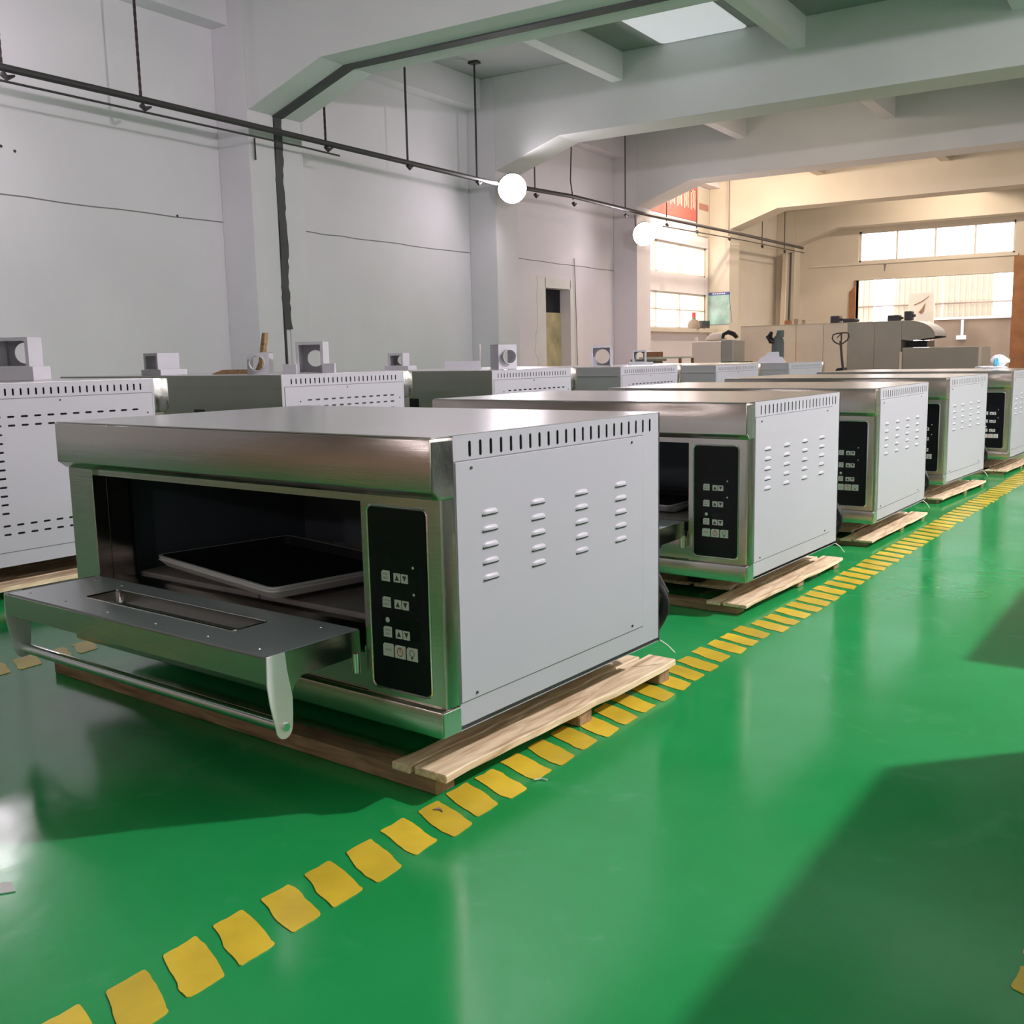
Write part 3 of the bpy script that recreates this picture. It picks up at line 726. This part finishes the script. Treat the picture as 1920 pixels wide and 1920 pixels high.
# ================================================================ tall ovens seen from behind (left row)
GW, GD, GH = 1.88, .80, .66
def build_gas(label, back_mat):
    t = thing('vented_oven', (0, 0, 0), 0, label, 'oven', 'tall vented ovens seen from the back')
    ct = MB(); pl = MB().box(-.0016, 0, 0, GD, 0, GH-.001)
    for i in range(25): ct.prism(slot_cutter(.053+i*.0287, GH-.0315, .0072, .026, 0), 'x', -.03, .03)
    me = cut(pl, ct, 'side_sheet', WHITE); obj('side_sheet', me, parent=t)
    obj('slot_shade_sheet', MB().box(-.022, -.018, .005, GD-.005, .02, GH-.004), INK, t)  # black here too: the shade inside the slots put in as colour
    obj('side_sheet', MB().box(-GW, -GW+.006, 0, GD, 0, GH-.001), WHITE, t)
    ct = MB(); pn = MB().box(0, .0022, .012, GD-.010, .053, GH-.057)
    dash = []
    zt = GH-.120; zb_ = .148
    for i in range(12):
        y = .158+i*.0502
        for z in (zt, zt-.0315, zb_, zb_-.0315): dash.append((y, z))
    k = 1
    z = zt-.063
    while z > zb_+.02:
        dash += [(.158, z), (.158+11*.0502, z)]; z -= .0315
    dash += [(.158+10*.0502, zt-.063)]
    for y, z in dash: ct.prism(slot_cutter(y, z, .027, .0076, 0), 'x', -.02, .02)
    sp = obj('side_panel', cut(pn, ct, 'side_panel', WHITE), parent=t)
    obj('panel_shade_sheet', MB().box(-.0002, .0004, .03, GD-.03, .07, GH-.075), INK, t)  # black sheet behind the dashes, painting in the dark of the interior
    obj('panel_gap', MB().box(-.0004, .0004, .009, GD-.007, .050, GH-.054), SEAM, t)
    scm = MB().cyl((.002, 0, 0), .0035, .002, 'x', 8).mesh('screw', IRON)
    for y, z in ((.10, GH-.125), (.40, GH-.068), (.765, GH-.135), (.10, .10)): obj('screw', scm, parent=sp, loc=(0, y, z))
    # back sheet with lip, slots and inlet
    pl = MB().box(-GW, 0, -.006, 0, 0, GH-.001); ct = MB()
    for i in range(8): ct.prism(slot_cutter(-1.69+i*.041, GH-.014, .006, .012, 0), 'y', -.03, .03)
    obj('back_sheet', cut(pl, ct, 'back_sheet', back_mat), parent=t)
    obj('back_lip', MB().box(-GW+.25, -.01, -.010, -.006, GH-.060, GH-.055), back_mat, t)
    s = obj('gas_inlet', MB().box(-.655, -.565, -.012, -.0055, GH-.215, GH-.165), BLACK, t)
    obj('inlet_lip', MB().box(-.563, -.556, -.014, -.006, GH-.215, GH-.160), CHROME, t)
    obj('top_cover', MB().box(-GW, 0, -.006, GD, GH-.001, GH+.001), STEELTOP, t)
    obj('canopy', MB().prism([(GD, GH), (GD+.068, GH), (GD+.068, GH-.12), (GD+.055, GH-.136), (GD, GH-.136)], 'x', -GW, .001), STEELBR, t, smooth=True, bevel=.003)
    obj('front_sheet', MB().box(-GW, 0, GD, GD+.04, 0, GH-.137), STEEL, t)
    fm = MB().box(-.03, .03, -.03, .03, -.072, .004).mesh('foot', BLACK)
    for x in (-.10, -GW+.10):
        for y in (.10, GD-.1): obj('foot', fm, parent=t, loc=(x, y, 0))
    return t
GL = [(-3.547, 1.947, .79), (-3.430, 3.410, .785), (-3.310, 4.950, .768), (-3.200, 6.360, .757), (-3.080, 7.780, .742), (-2.970, 9.260, .731)]
GN = ['nearest white slotted oven at the left edge, steel canopy tip showing', 'second slotted oven from the left, olive grey back and white side',
      'third slotted oven from the left, olive grey back and white side', 'fourth slotted oven from the left, pale grey back',
      'fifth slotted oven from the left, pale back', 'farthest slotted oven of the back row, before the steel tunnel']
g0 = build_gas(GN[0], ZINC)
g3 = None
gp0 = build_pallet(1.90, 'wooden pallet under the nearest slotted oven', 'pallets of the back row', WOOD, WOOD)
for i, (x, y, zt) in enumerate(GL):
    if i == 0: o = g0
    else:
        o = copy_tree(g0)
        if i >= 3:
            for ch in o.children:
                if ch.name.startswith('back_'):
                    if g3 is None: g3 = {}
                    k = ch.name.split('.')[0]
                    if k not in g3:
                        g3[k] = ch.data.copy(); g3[k].materials.clear(); g3[k].materials.append(ZINC2)
                    ch.data = g3[k]
    o.location = (x, y, zt-GH); o.rotation_euler = (0, 0, -.08); tag(o, GN[i])
    p = gp0 if i == 0 else copy_tree(gp0)
    p.location = (x+.002, y+.07, 0); p.rotation_euler = (0, 0, -.08); p.scale = (1, 1, (zt-GH-.0732)/.055)
    tag(p, ['wooden pallet under the nearest slotted oven at the left edge', 'pallet under the second slotted oven from the left', 'pallet under the third slotted oven from the left',
            'pallet under the fourth slotted oven from the left', 'pallet under the fifth slotted oven from the left', 'pallet under the farthest slotted oven'][i], 'pallet')

# ---- loose white flue boxes on the oven tops
def tube_ring(mb, cx, y0, y1, cz, r, n=20):
    vs = []; fs = []
    for (rad, yy) in ((r, y0), (r, y1), (r-.003, y1), (r-.003, y0)):
        vs += [(cx+rad*math.cos(2*PI*k/n), yy, cz+rad*math.sin(2*PI*k/n)) for k in range(n)]
    for q in range(4):
        for k in range(n): fs.append((q*n+k, q*n+(k+1) % n, ((q+1) % 4)*n+(k+1) % n, ((q+1) % 4)*n+k))
    mb.add(vs, fs)
def flue_box(loc, rz, w_, h_, d_, label, base=.0, hole=.36, basew=1.0, collar=False):
    """open-fronted square duct (front = -y) with a round hole in its back, on a low base tray"""
    t = thing('flue_box', loc, rz, label, 'duct box', 'loose white flue boxes')
    s = .004
    mb = MB().box(-w_/2, -w_/2+s, 0, d_, base, base+h_).box(w_/2-s, w_/2, 0, d_, base, base+h_).box(-w_/2+s, w_/2-s, 0, d_, base+h_-s, base+h_).box(-w_/2+s, w_/2-s, 0, d_, base, base+s)
    obj('shell', mb, WHITE, t)
    r = min(w_, h_)*hole
    bk = MB().box(-w_/2+s, w_/2-s, d_-s, d_, base+s, base+h_-s)
    c = MB().cyl((0, -.5, base+h_*.47), r, 1.2, 'y', 24)
    obj('back_plate', cut(bk, c, 'back_plate', WHITE), parent=t)
    # inward flange
    fl_ = MB().box(-w_/2+s, -w_/2+.014, 0, s, base+s, base+h_-s).box(w_/2-.014, w_/2-s, 0, s, base+s, base+h_-s).box(-w_/2+.014, w_/2-.014, 0, s, base+h_-.014, base+h_-s)
    obj('flange', fl_, WHITELV, t)
    if collar:
        mb = MB(); tube_ring(mb, 0, d_, d_+.03, base+h_*.47, r+.003); obj('collar', mb, WHITELV, t)
    if base: obj('base_tray', MB().box(-w_/2*basew, w_/2*basew+.02, -.01, d_+.02, 0, base), WHITE, t, bevel=.002, seg=1)
    return t
def ring_box(loc, rz, w_, h_, label):
    t = thing('flue_box', loc, rz, label, 'duct box', 'loose white flue boxes')
    c = MB().cyl((0, -.5, h_*.5), w_*.33, 1.2, 'y', 24)
    obj('face_plate', cut(MB().box(-w_/2, w_/2, 0, .004, 0, h_), c, 'face_plate', WHITE), parent=t)
    obj('shell', MB().box(-w_/2, -w_/2+.004, .004, .13, 0, h_).box(w_/2-.004, w_/2, .004, .13, 0, h_).box(-w_/2, w_/2, .004, .13, h_-.004, h_), WHITE, t)
    mb = MB(); tube_ring(mb, 0, -.035, .004, h_*.5, w_*.335+.003, 24); obj('collar', mb, ZINC2, t, smooth=True)
    return t
def top(i): return GL[i][2]+.0012
flue_box((-3.99, 2.46, top(0)), .50, .150, .118, .11, 'large open white flue box with a round hole, at the far left edge', base=.056, basew=1.0)
flue_box((-4.55, 3.58, top(1)), -.10, .128, .085, .13, 'small open flue box left of the brown board', base=.030, basew=1.25)
ring_box((-3.80, 3.62, top(1)), .62, .105, .105, 'white flue box with a round collar ring leaning by the brown board')
flue_box((-3.55, 3.72, top(1)), .46, .135, .150, .10, 'tall open flue box at the right end of the second slotted oven', base=.0, hole=.30)
ff = [o for o in bpy.data.objects if o.get('label', '').startswith('tall open flue')][0]
obj('foot_flange', MB().box(-.13, -.065, -.015, .012, 0, .045), WHITE, ff); obj('foot_flange', MB().box(.065, .125, -.015, .012, 0, .045), WHITE, ff)
flue_box((-4.22, 5.20, top(2)), .25, .105, .080, .10, 'small open flue box in the middle of the third slotted oven', base=.030, basew=1.4)
t = thing('angle_bracket', (-3.72, 5.42, top(2)), .55, 'bent white sheet metal angle beside a collared flue box on the third slotted oven', 'bracket')
obj('flat_leg', MB().box(-.22, 0, 0, .10, 0, .052), WHITE, t); obj('upright_leg', MB().box(0, .006, 0, .10, 0, .155), WHITE, t)
ring_box((-3.56, 5.50, top(2)), 1.0, .125, .150, 'collared round flue box standing at the right end of the third slotted oven')
flue_box((-3.66, 6.95, top(3)), .40, .155, .150, .10, 'open flue box with a round cut-out on the fourth slotted oven', base=.0, hole=.36)
flue_box((-3.82, 7.93, top(4)), .40, .115, .100, .10, 'small open flue box on the fifth slotted oven', base=.030, basew=1.6)
t = thing('flue_box', (-3.20, 9.45, top(5)), .3, 'stepped pale flue plate on the farthest slotted oven', 'duct box', 'loose white flue boxes')
obj('shell', MB().prism([(-.13, 0), (.13, 0), (.10, .05), (.07, .055), (.065, .10), (-.03, .10), (-.06, .06), (-.10, .05)], 'y', 0, .12), WHITE, t)
t = thing('wooden_angle', (-3.98, 3.80, top(1)), .45, 'brown wooden angle piece leaning up behind a collared flue box', 'wood scrap')
obj('flat_board', MB().prism([(-.26, 0), (0, 0), (0, .022), (-.20, .022)], 'y', 0, .09), BROWNW, t)
obj('upright_board', MB().prism([(-.02, .0), (.008, 0), (.040, .205), (.024, .205), (-.002, .06), (-.02, .022)], 'y', 0, .05), BROWNW, t)

# ================================================================ far end of the hall
# stainless tunnel oven
t = thing('tunnel_oven', (0, 0, 0), 0, 'long stainless tunnel oven across the far end of the hall', 'oven')
segs = [-8.90, -7.55, -6.92, -6.37, -5.78, -5.20]
obj('carcass', MB().box(-8.88, -5.22, 24.02, 25.3, .25, 1.41), STEELD, t)
for i in range(5):
    obj('body_panel', MB().box(segs[i]+.006, segs[i+1]-.006, 24.0, 24.03, .2, 1.42), STEELW if i < 3 else STEELD, t, bevel=.004, seg=1)
    obj('body_panel', MB().box(segs[i]+.006, segs[i+1]-.006, 24.0, 25.3, 1.41, 1.425), STEELW, t)
for x in (-8.7, -7.5, -6.3, -5.4): obj('leg', MB().box(x-.04, x+.04, 24.05, 24.13, 0, .25).box(x-.04, x+.04, 25.1, 25.2, 0, .25), STEELD, t)
# quarter-round hood
n = 10; prof = [(-5.20, 1.02), (-5.20, 1.43)]
for k in range(n+1):
    a = PI/2*k/n; prof.append((-5.13+.62*math.sin(a), 1.08+.35*math.cos(a)))
prof += [(-4.51, 1.05), (-5.0, .99)]
hd = thing('exhaust_hood', (0, 0, 0), 0, 'curved white-topped exhaust hood at the right end of the tunnel oven', 'hood')
obj('hood_cheek', MB().prism(prof, 'y', 24.0, 24.02), STEELD, hd); obj('hood_cheek', MB().prism(prof, 'y', 25.28, 25.3), STEELD, hd)
vs = []; fs = []
cp = prof[1:-2]
obj('hood_skin', MB().add([(x, 24.02, z) for x, z in cp]+[(x, 25.28, z) for x, z in cp], [(i, i+1, len(cp)+i+1, len(cp)+i) for i in range(len(cp)-1)]), pmat('bright_hood_skin', (.86, .85, .82), .4, .3), hd, smooth=True)
cv = thing('conveyor_table', (0, 0, 0), 0, 'dark stainless conveyor table below the exhaust hood', 'table')
obj('side_panel', MB().box(-5.17, -3.62, 24.0, 24.05, .12, .835), STEELD, cv, bevel=.01)
obj('end_rail', MB().box(-3.62, -3.56, 24.0, 25.2, 0, .82), WFRAME, cv); obj('end_rail', MB().box(-5.215, -5.172, 23.93, 23.98, .0, .75), WFRAME, cv)
obj('belt', MB().box(-5.17, -3.62, 24.06, 25.2, .76, .80), BLACK, cv)
obj('tunnel_mouth', MB().box(-5.17, -4.72, 24.3, 25.1, .84, .985), BLACK, cv)
for x, z, w_, h_ in ((-6.78, 1.425, .21, .17), (-6.46, 1.425, .28, .10), (-5.48, 1.425, .26, .14), (-5.17, 1.44, .16, .20)):
    m = thing('drive_motor', (x, 24.4, z), 0, 'dark motor box on top of the tunnel oven', 'motor', 'motors on the tunnel oven')
    m['label'] = {-6.78: 'square dark motor on the tunnel oven, left of the brown gate jamb', -6.46: 'low black motor on the tunnel oven in front of the brown gate jamb',
                  -5.48: 'low black motor near the right end of the tunnel oven', -5.17: 'square dark blue motor above the exhaust hood'}[x]
    obj('motor_body', MB().box(-w_/2, w_/2, 0, .25, 0, h_), MOTOR, m, bevel=.02)
    obj('shaft', MB().cyl((w_/2, .12, h_*.5), .03, .06, 'x', 10), IRON, m)
t = thing('valve_fittings', (-7.85, 24.5, 1.425), 0, 'small brown valve fittings on the left end of the tunnel oven', 'fittings')
obj('box', MB().box(-.14, .0, 0, .1, 0, .11), RUST, t); obj('valve', MB().cyl((.12, .05, 0), .05, .14, 'z', 10), TAN, t); obj('valve', MB().cyl((.30, .05, 0), .04, .11, 'z', 10), TAN, t)

# pallet jack
t = thing('pallet_jack', (-5.66, 21, 0), 0, 'dark pallet jack standing with its loop handle up in front of the tunnel oven', 'pallet jack')
h = [(-.02, 0, .96), (-.12, 0, 1.01), (-.165, 0, 1.08), (-.15, 0, 1.15), (-.08, 0, 1.175), (.10, 0, 1.19), (.15, 0, 1.17), (.16, 0, 1.10), (.13, 0, 1.04), (.02, 0, .96)]
obj('handle_loop', MB().tube([(x-.05, y, z-.03) for x, y, z in h], .014, 8), IRON, t, smooth=True)
obj('lever', MB().tube([(-.03, 0, 1.15), (-.12, 0, 1.06)], .010, 6).tube([(-.035, 0, 1.165), (-.035, 0, 1.0)], .016, 8), IRON, t)
obj('draw_bar', MB().tube([(-.05, 0, 1.0), (-.02, 0, .7), (.03, 0, .3)], .024, 10), IRON, t, smooth=True)
obj('pump', MB().prism([(-.20, .25), (-.10, .46), (.05, .48), (.12, .30), (.12, .12), (-.2, .12)], 'y', -.08, .12), BLACK, t, bevel=.02)
obj('wheel', MB().cyl((-.04, .02, .09), .09, .06, 'x', 18), BLACK, t)
for x in (-.25, .13): obj('fork', MB().box(x-.02, x+.14, .1, 1.25, .06, .12), IRON, t)
tag(obj('cardboard_scrap', MB().box(-6.25, -5.9, 20.2, 20.5, 0, .42), PINKW), 'small brown carton left of the pallet jack', 'carton')

# gas cylinder
t = thing('gas_cylinder', (-6.98, 21, 0), 0, 'tall grey gas cylinder with a black cloth on its neck', 'gas cylinder')
obj('tank', MB().lathe([(.001, 0), (.11, 0), (.125, .02), (.125, 1.0), (.11, 1.07), (.06, 1.13), (.04, 1.15), (.04, 1.19), (.001, 1.19)], n=24), CYL, t, smooth=True)
obj('valve_guard', MB().lathe([(.07, 1.10), (.075, 1.24), (.055, 1.25), (.001, 1.25)], (.05, 0, 0), 16), CYL, t, smooth=True)
obj('cloth', MB().tube([(-.12, -.05, 1.22), (-.16, -.08, 1.12), (-.10, -.1, 1.02), (-.03, -.1, 1.0)], [.03, .07, .06, .02], 10), BLACK, t, smooth=True)

# white machine with bag
t = thing('dough_machine', (-8.50, 20.9, 0), 0, 'boxy white machine below the blue-topped poster', 'machine')
obj('body', MB().box(-.33, .33, 0, .8, 0, 1.06), MACH, t, bevel=.03)
obj('dark_panel', MB().box(.33, .60, -.0, .7, .62, 1.08), ZINC, t, bevel=.02); obj('lower_panel', MB().box(.33, .58, .02, .7, 0, .62), BLACK, t)
obj('knob', MB().cyl((-.36, .3, .8), .05, .35, 'z', 10), MACH, t)
t = thing('flour_sack', (-8.42, 21.2, 1.06), 0, 'crumpled pale sack on top of the white machine', 'sack')
obj('sack_body', MB().tube([(-.2, 0, .05), (-.05, 0, .09), (.12, 0, .10), (.25, 0, .04)], [.03, .09, .10, .03], 10), MACH, t, smooth=True)
t = thing('hand_blower', (-8.05, 21.1, 1.09), 0, 'black curved hose lying on the white machine', 'hose')
obj('hose', MB().tube([(-.16, 0, .02), (-.14, 0, .11), (-.04, 0, .15), (.08, 0, .11), (.16, 0, .03)], [.03, .04, .05, .05, .04], 10), BLACK, t, smooth=True)
# stool and table
t = thing('stool', (-6.28, 17, 0), 0, 'low stool with a dark green cushion left of the gas cylinder', 'stool')
obj('cushion', MB().box(-.15, .17, -.15, .15, .60, .67), GREEN, t, bevel=.03); obj('stool_body', MB().lathe([(.05, 0), (.13, .05), (.10, .3), (.10, .6)], n=16), BLACK, t, smooth=True)
t = thing('work_table', (-7.6, 17, 0), 0, 'light wooden work table with tools, far left of the white machine', 'table')
obj('table_top', MB().box(-.45, .35, -.3, .3, .74, .77), WFRAME, t)
for x in (-.42, .32):
    for y in (-.27, .27): obj('leg', MB().box(x-.02, x+.02, y-.02, y+.02, 0, .74), RUST, t)
tag(obj('tool_tray', MB().box(-8.02, -7.72, 16.8, 17.0, .77, .86), RUST, bevel=.01), 'dark red tool tray on the work table', 'tray')
tag(obj('crate', MB().box(-7.9, -7.5, 16.2, 16.5, .0, .70).box(-7.95, -7.45, 16.15, 16.55, .70, .74), TAN, bevel=.01), 'brown crate standing in front of the work table', 'crate')

# poster on the fourth pillar
t = thing('poster', (-10.90, 27.685, 2.02), 0, 'mint green poster with a blue heading on the fourth pillar', 'poster')
obj('sheet', MB().box(-.335, .325, -.004, .004, -.44, .43), POSTG, t); obj('heading', MB().box(-.335, .325, -.007, -.004, .36, .44), POSTB, t)
mb = MB()
for k in range(6): mb.box(-.18+k*.065, -.18+k*.065+.045, -.009, -.007, .385, .42)
obj('heading_print', mb, PAD, t)
mb = MB()
rnd = random.Random(5)
for k in range(9):
    x = -.22
    while x < .2:
        l = rnd.uniform(.04, .14); mb.box(x, x+l, -.006, -.004, .26-k*.055, .272-k*.055); x += l+.03
obj('body_print', mb, ZINC, t)
obj('string', MB().tube([(.30, -.01, .42), (.34, -.02, .1), (.40, -.02, -.40)], .006, 5), IRON, t)
# electrical box and red-capped extinguisher board by the window bay
tag(obj('electrical_box', MB().box(XL, XL+.14, 26.95, 27.45, 1.49, 1.68), BLACK, bevel=.01), 'small dark electrical box on the wall left of the mint poster', 'box')
t = thing('wall_figure_sign', (XL+.01, 26.2, 1.45), 0, 'pale bottle with a red cap on the wall ledge left of the electrical box', 'bottle')
obj('bottle_body', MB().lathe([(.001, 0), (.16, 0), (.17, .1), (.13, .2), (.05, .26), (.05, .3), (.001, .3)], (.18, 0, 0), 16), TAN, t, smooth=True); obj('cap', MB().cyl((.18, 0, .30), .05, .13, 'z', 12), REDW, t)
# ledge under the window
obj('window_ledge', MB().box(XL, XL+.30, WY0, WY1, 1.36, 1.45), PAINTF, bpy.data.objects['window_2'])

# red banner above the windows and the striped board beside it
t = thing('red_banner', (XL+.012, 23.0, 4.3), 0, 'faded red banner with pale lettering high above the window bay', 'banner')
obj('cloth', MB().box(0, .01, 0, 3.82, 0, .92), REDB, t)
mb = MB(); rnd = random.Random(9)
for k in range(8):       # broad brush characters, too bleached to read
    y = .28+k*.44
    mb.box(.01, .014, y, y+.05, .28, .80).box(.01, .014, y+.13, y+.18, .34, .80).box(.01, .014, y+.24, y+.28, .30, .74)
    mb.box(.01, .014, y, y+.28, .72, .77).box(.01, .014, y+.02, y+.26, .50, .54)
obj('lettering', mb, PALEB, t)
t = thing('striped_board', (XL+.012, 26.84, 4.35), 0, 'cream board with a dull red stripe beside the red banner', 'board')
obj('board', MB().box(0, .02, 0, .72, -.4, .85), PAINTF, t); obj('stripe', MB().box(.02, .024, .04, .70, .28, .45), pmat('dull_red_stripe', (.42, .20, .15), .7), t)

# boxed duct leaning in the far corner
tag(obj('corner_duct', MB().prism([(-10.98, 0), (-10.78, 0), (-10.72, 3.86), (-10.86, 3.86)], 'y', 33.0, 33.3), STEELW, bevel=.01), 'grey boxed duct rising in the far left corner', 'duct')
tag(obj('corner_pipe', MB().tube([(-10.70, 33.2, 1.2), (-10.66, 33.2, 3.9)], .03, 8), IRON), 'thin dark pipe beside the boxed duct in the far corner', 'pipe')

# plastic film on the far oven
t = thing('plastic_film', (-1.06, 7.93, .688), 0, 'crumpled white and blue plastic film on the farthest oven of the aisle row', 'plastic film')
def crumple(cx, cy, cz, rx, ry, rz_, seed, mat, name):
    r = random.Random(seed); vs = []; n = 12; m = 7; fs = []
    for i in range(m+1):
        a = -PI/2+PI*i/m
        for k in range(n):
            q = 1+r.uniform(-.22, .22); vs.append((cx+rx*q*math.cos(a)*math.cos(2*PI*k/n), cy+ry*q*math.cos(a)*math.sin(2*PI*k/n), cz+rz_*q*math.sin(a)))
    for i in range(m):
        for k in range(n): fs.append((i*n+k, i*n+(k+1) % n, (i+1)*n+(k+1) % n, (i+1)*n+k))
    obj(name, MB().add(vs, fs), mat, t, smooth=False)
crumple(0, 0, .055, .060, .05, .038, 1, BAG, 'film'); crumple(-.012, -.045, .045, .018, .012, .026, 2, BLUE, 'blue_part'); crumple(-.05, -.02, .012, .10, .06, .010, 3, BAG, 'film')

# litter on the floor
tag(obj('paper_scrap', MB().prism([(-1.60, .855), (-1.565, .86), (-1.55, .878), (-1.585, .892), (-1.605, .875)], 'z', .0005, .002), PAD), 'small pale scrap on the floor at the left edge', 'scrap')
tag(obj('torn_scrap', MB().prism([(-1.140, 1.466), (-1.128, 1.472), (-1.118, 1.468), (-1.126, 1.476), (-1.134, 1.478)], 'z', .0018, .004), TAN), 'tiny torn scrap on a yellow mark in front of the nearest pallet', 'scrap')
tag(obj('white_thread', MB().tube([(-1.045, 1.680, .003), (-1.035, 1.692, .004), (-1.022, 1.693, .003)], .0016, 5), BAG), 'short white thread beside the yellow marks', 'thread')

# unseen cartons added behind the viewer to darken and brown the steel reflections
for i, (x, y, w_, d_, n) in enumerate(((-6.6, -2.2, 1.3, .9, 2), (-5.1, -2.3, 1.2, .9, 2), (-3.7, -2.1, 1.2, .8, 2), (-2.3, -2.2, 1.1, .9, 2), (-.8, -2.3, 1.3, .8, 2))):
    for k in range(n):
        tag(obj('carton', MB().box(x-w_/2, x+w_/2, y-d_/2, y+d_/2, k*.501, k*.501+.5), [CARD, CARD2][(i+k) % 2], bevel=.006),
            'added brown carton behind the viewer, stack %s from the left, %s' % (['first', 'second', 'third', 'fourth', 'fifth'][i], ['bottom', 'middle', 'top'][k if n == 3 else k*2]), 'carton', 'added cartons behind the viewer')

# ================================================================ outside, seen through the gate
struct('outside_ground', MB().box(-40, 30, Y1+.3, 60, -.15, -.02), GROUND)
def corr(x0, x1, z0, z1, label, step=.18):
    t = MB(); x = x0; pts = []
    while x < x1:
        pts += [(x, 39.0), (x+step*.55, 39.0), (x+step*.65, 38.96), (x+step*.9, 38.96)]; x += step
    t.prism(pts+[(x1, 39.1), (x0, 39.1)], 'z', z0, z1)
    o = obj('corrugated_fence', t, FENCE); tag(o, label, 'fence', 'white corrugated sheets outside the gate'); return o
corr(-11.6, -9.55, .0, 3.42, 'white corrugated sheet seen through the left edge of the gate')
corr(-8.75, -7.15, 1.7, 3.42, 'white corrugated sheet behind the middle of the gate')
corr(-7.1, -5.55, 1.75, 3.42, 'beige corrugated sheet seen through the right half of the gate')
ow = struct('wall_outside', MB().box(-7.3, -2.5, 38.0, 38.3, 0, 1.74), TAN)
obj('coping', MB().box(-7.3, -2.5, 37.93, 38.35, 1.74, 1.82), BRIGHTP, ow)
obj('rail', MB().tube([(-11.5, 38.9, 2.32), (-4.5, 38.9, 2.32)], .025, 6), TAN, ow)
t = thing('drain_pipe', (-6.27, 37.95, 0), 0, 'white drain pipe with a box end on the tan wall outside', 'pipe')
obj('pipe', MB().tube([(0, 0, 1.72), (0, 0, 1.18)], .045, 10), BRIGHTP, t); obj('outlet', MB().box(-.17, .13, -.08, .05, 1.06, 1.2), BRIGHTP, t, bevel=.01)
t = thing('notice_board', (-7.45, 37.0, 1.0), 0, 'pale board with a brown smudged drawing outside the gate', 'board')
obj('board', MB().box(-.38, .40, 0, .04, .70, 1.62), PAINTF, t); obj('frame', MB().box(.40, .44, -.01, .05, -1.0, 1.70), PALEB, t)
mb = MB().prism([(-.2, 1.22), (.05, 1.32), (.26, 1.50), (.27, 1.52), (.04, 1.36), (-.2, 1.25)], 'y', -.008, 0).prism([(-.05, 1.0), (.05, .92), (.12, 1.02), (.16, 1.3), (.04, 1.1)], 'y', -.008, 0)
obj('smudge', mb, BROWNW, t)
for x in (-.34, .36): obj('post', MB().box(x-.03, x+.03, 0, .04, -1.0, .70), PALEB, t)
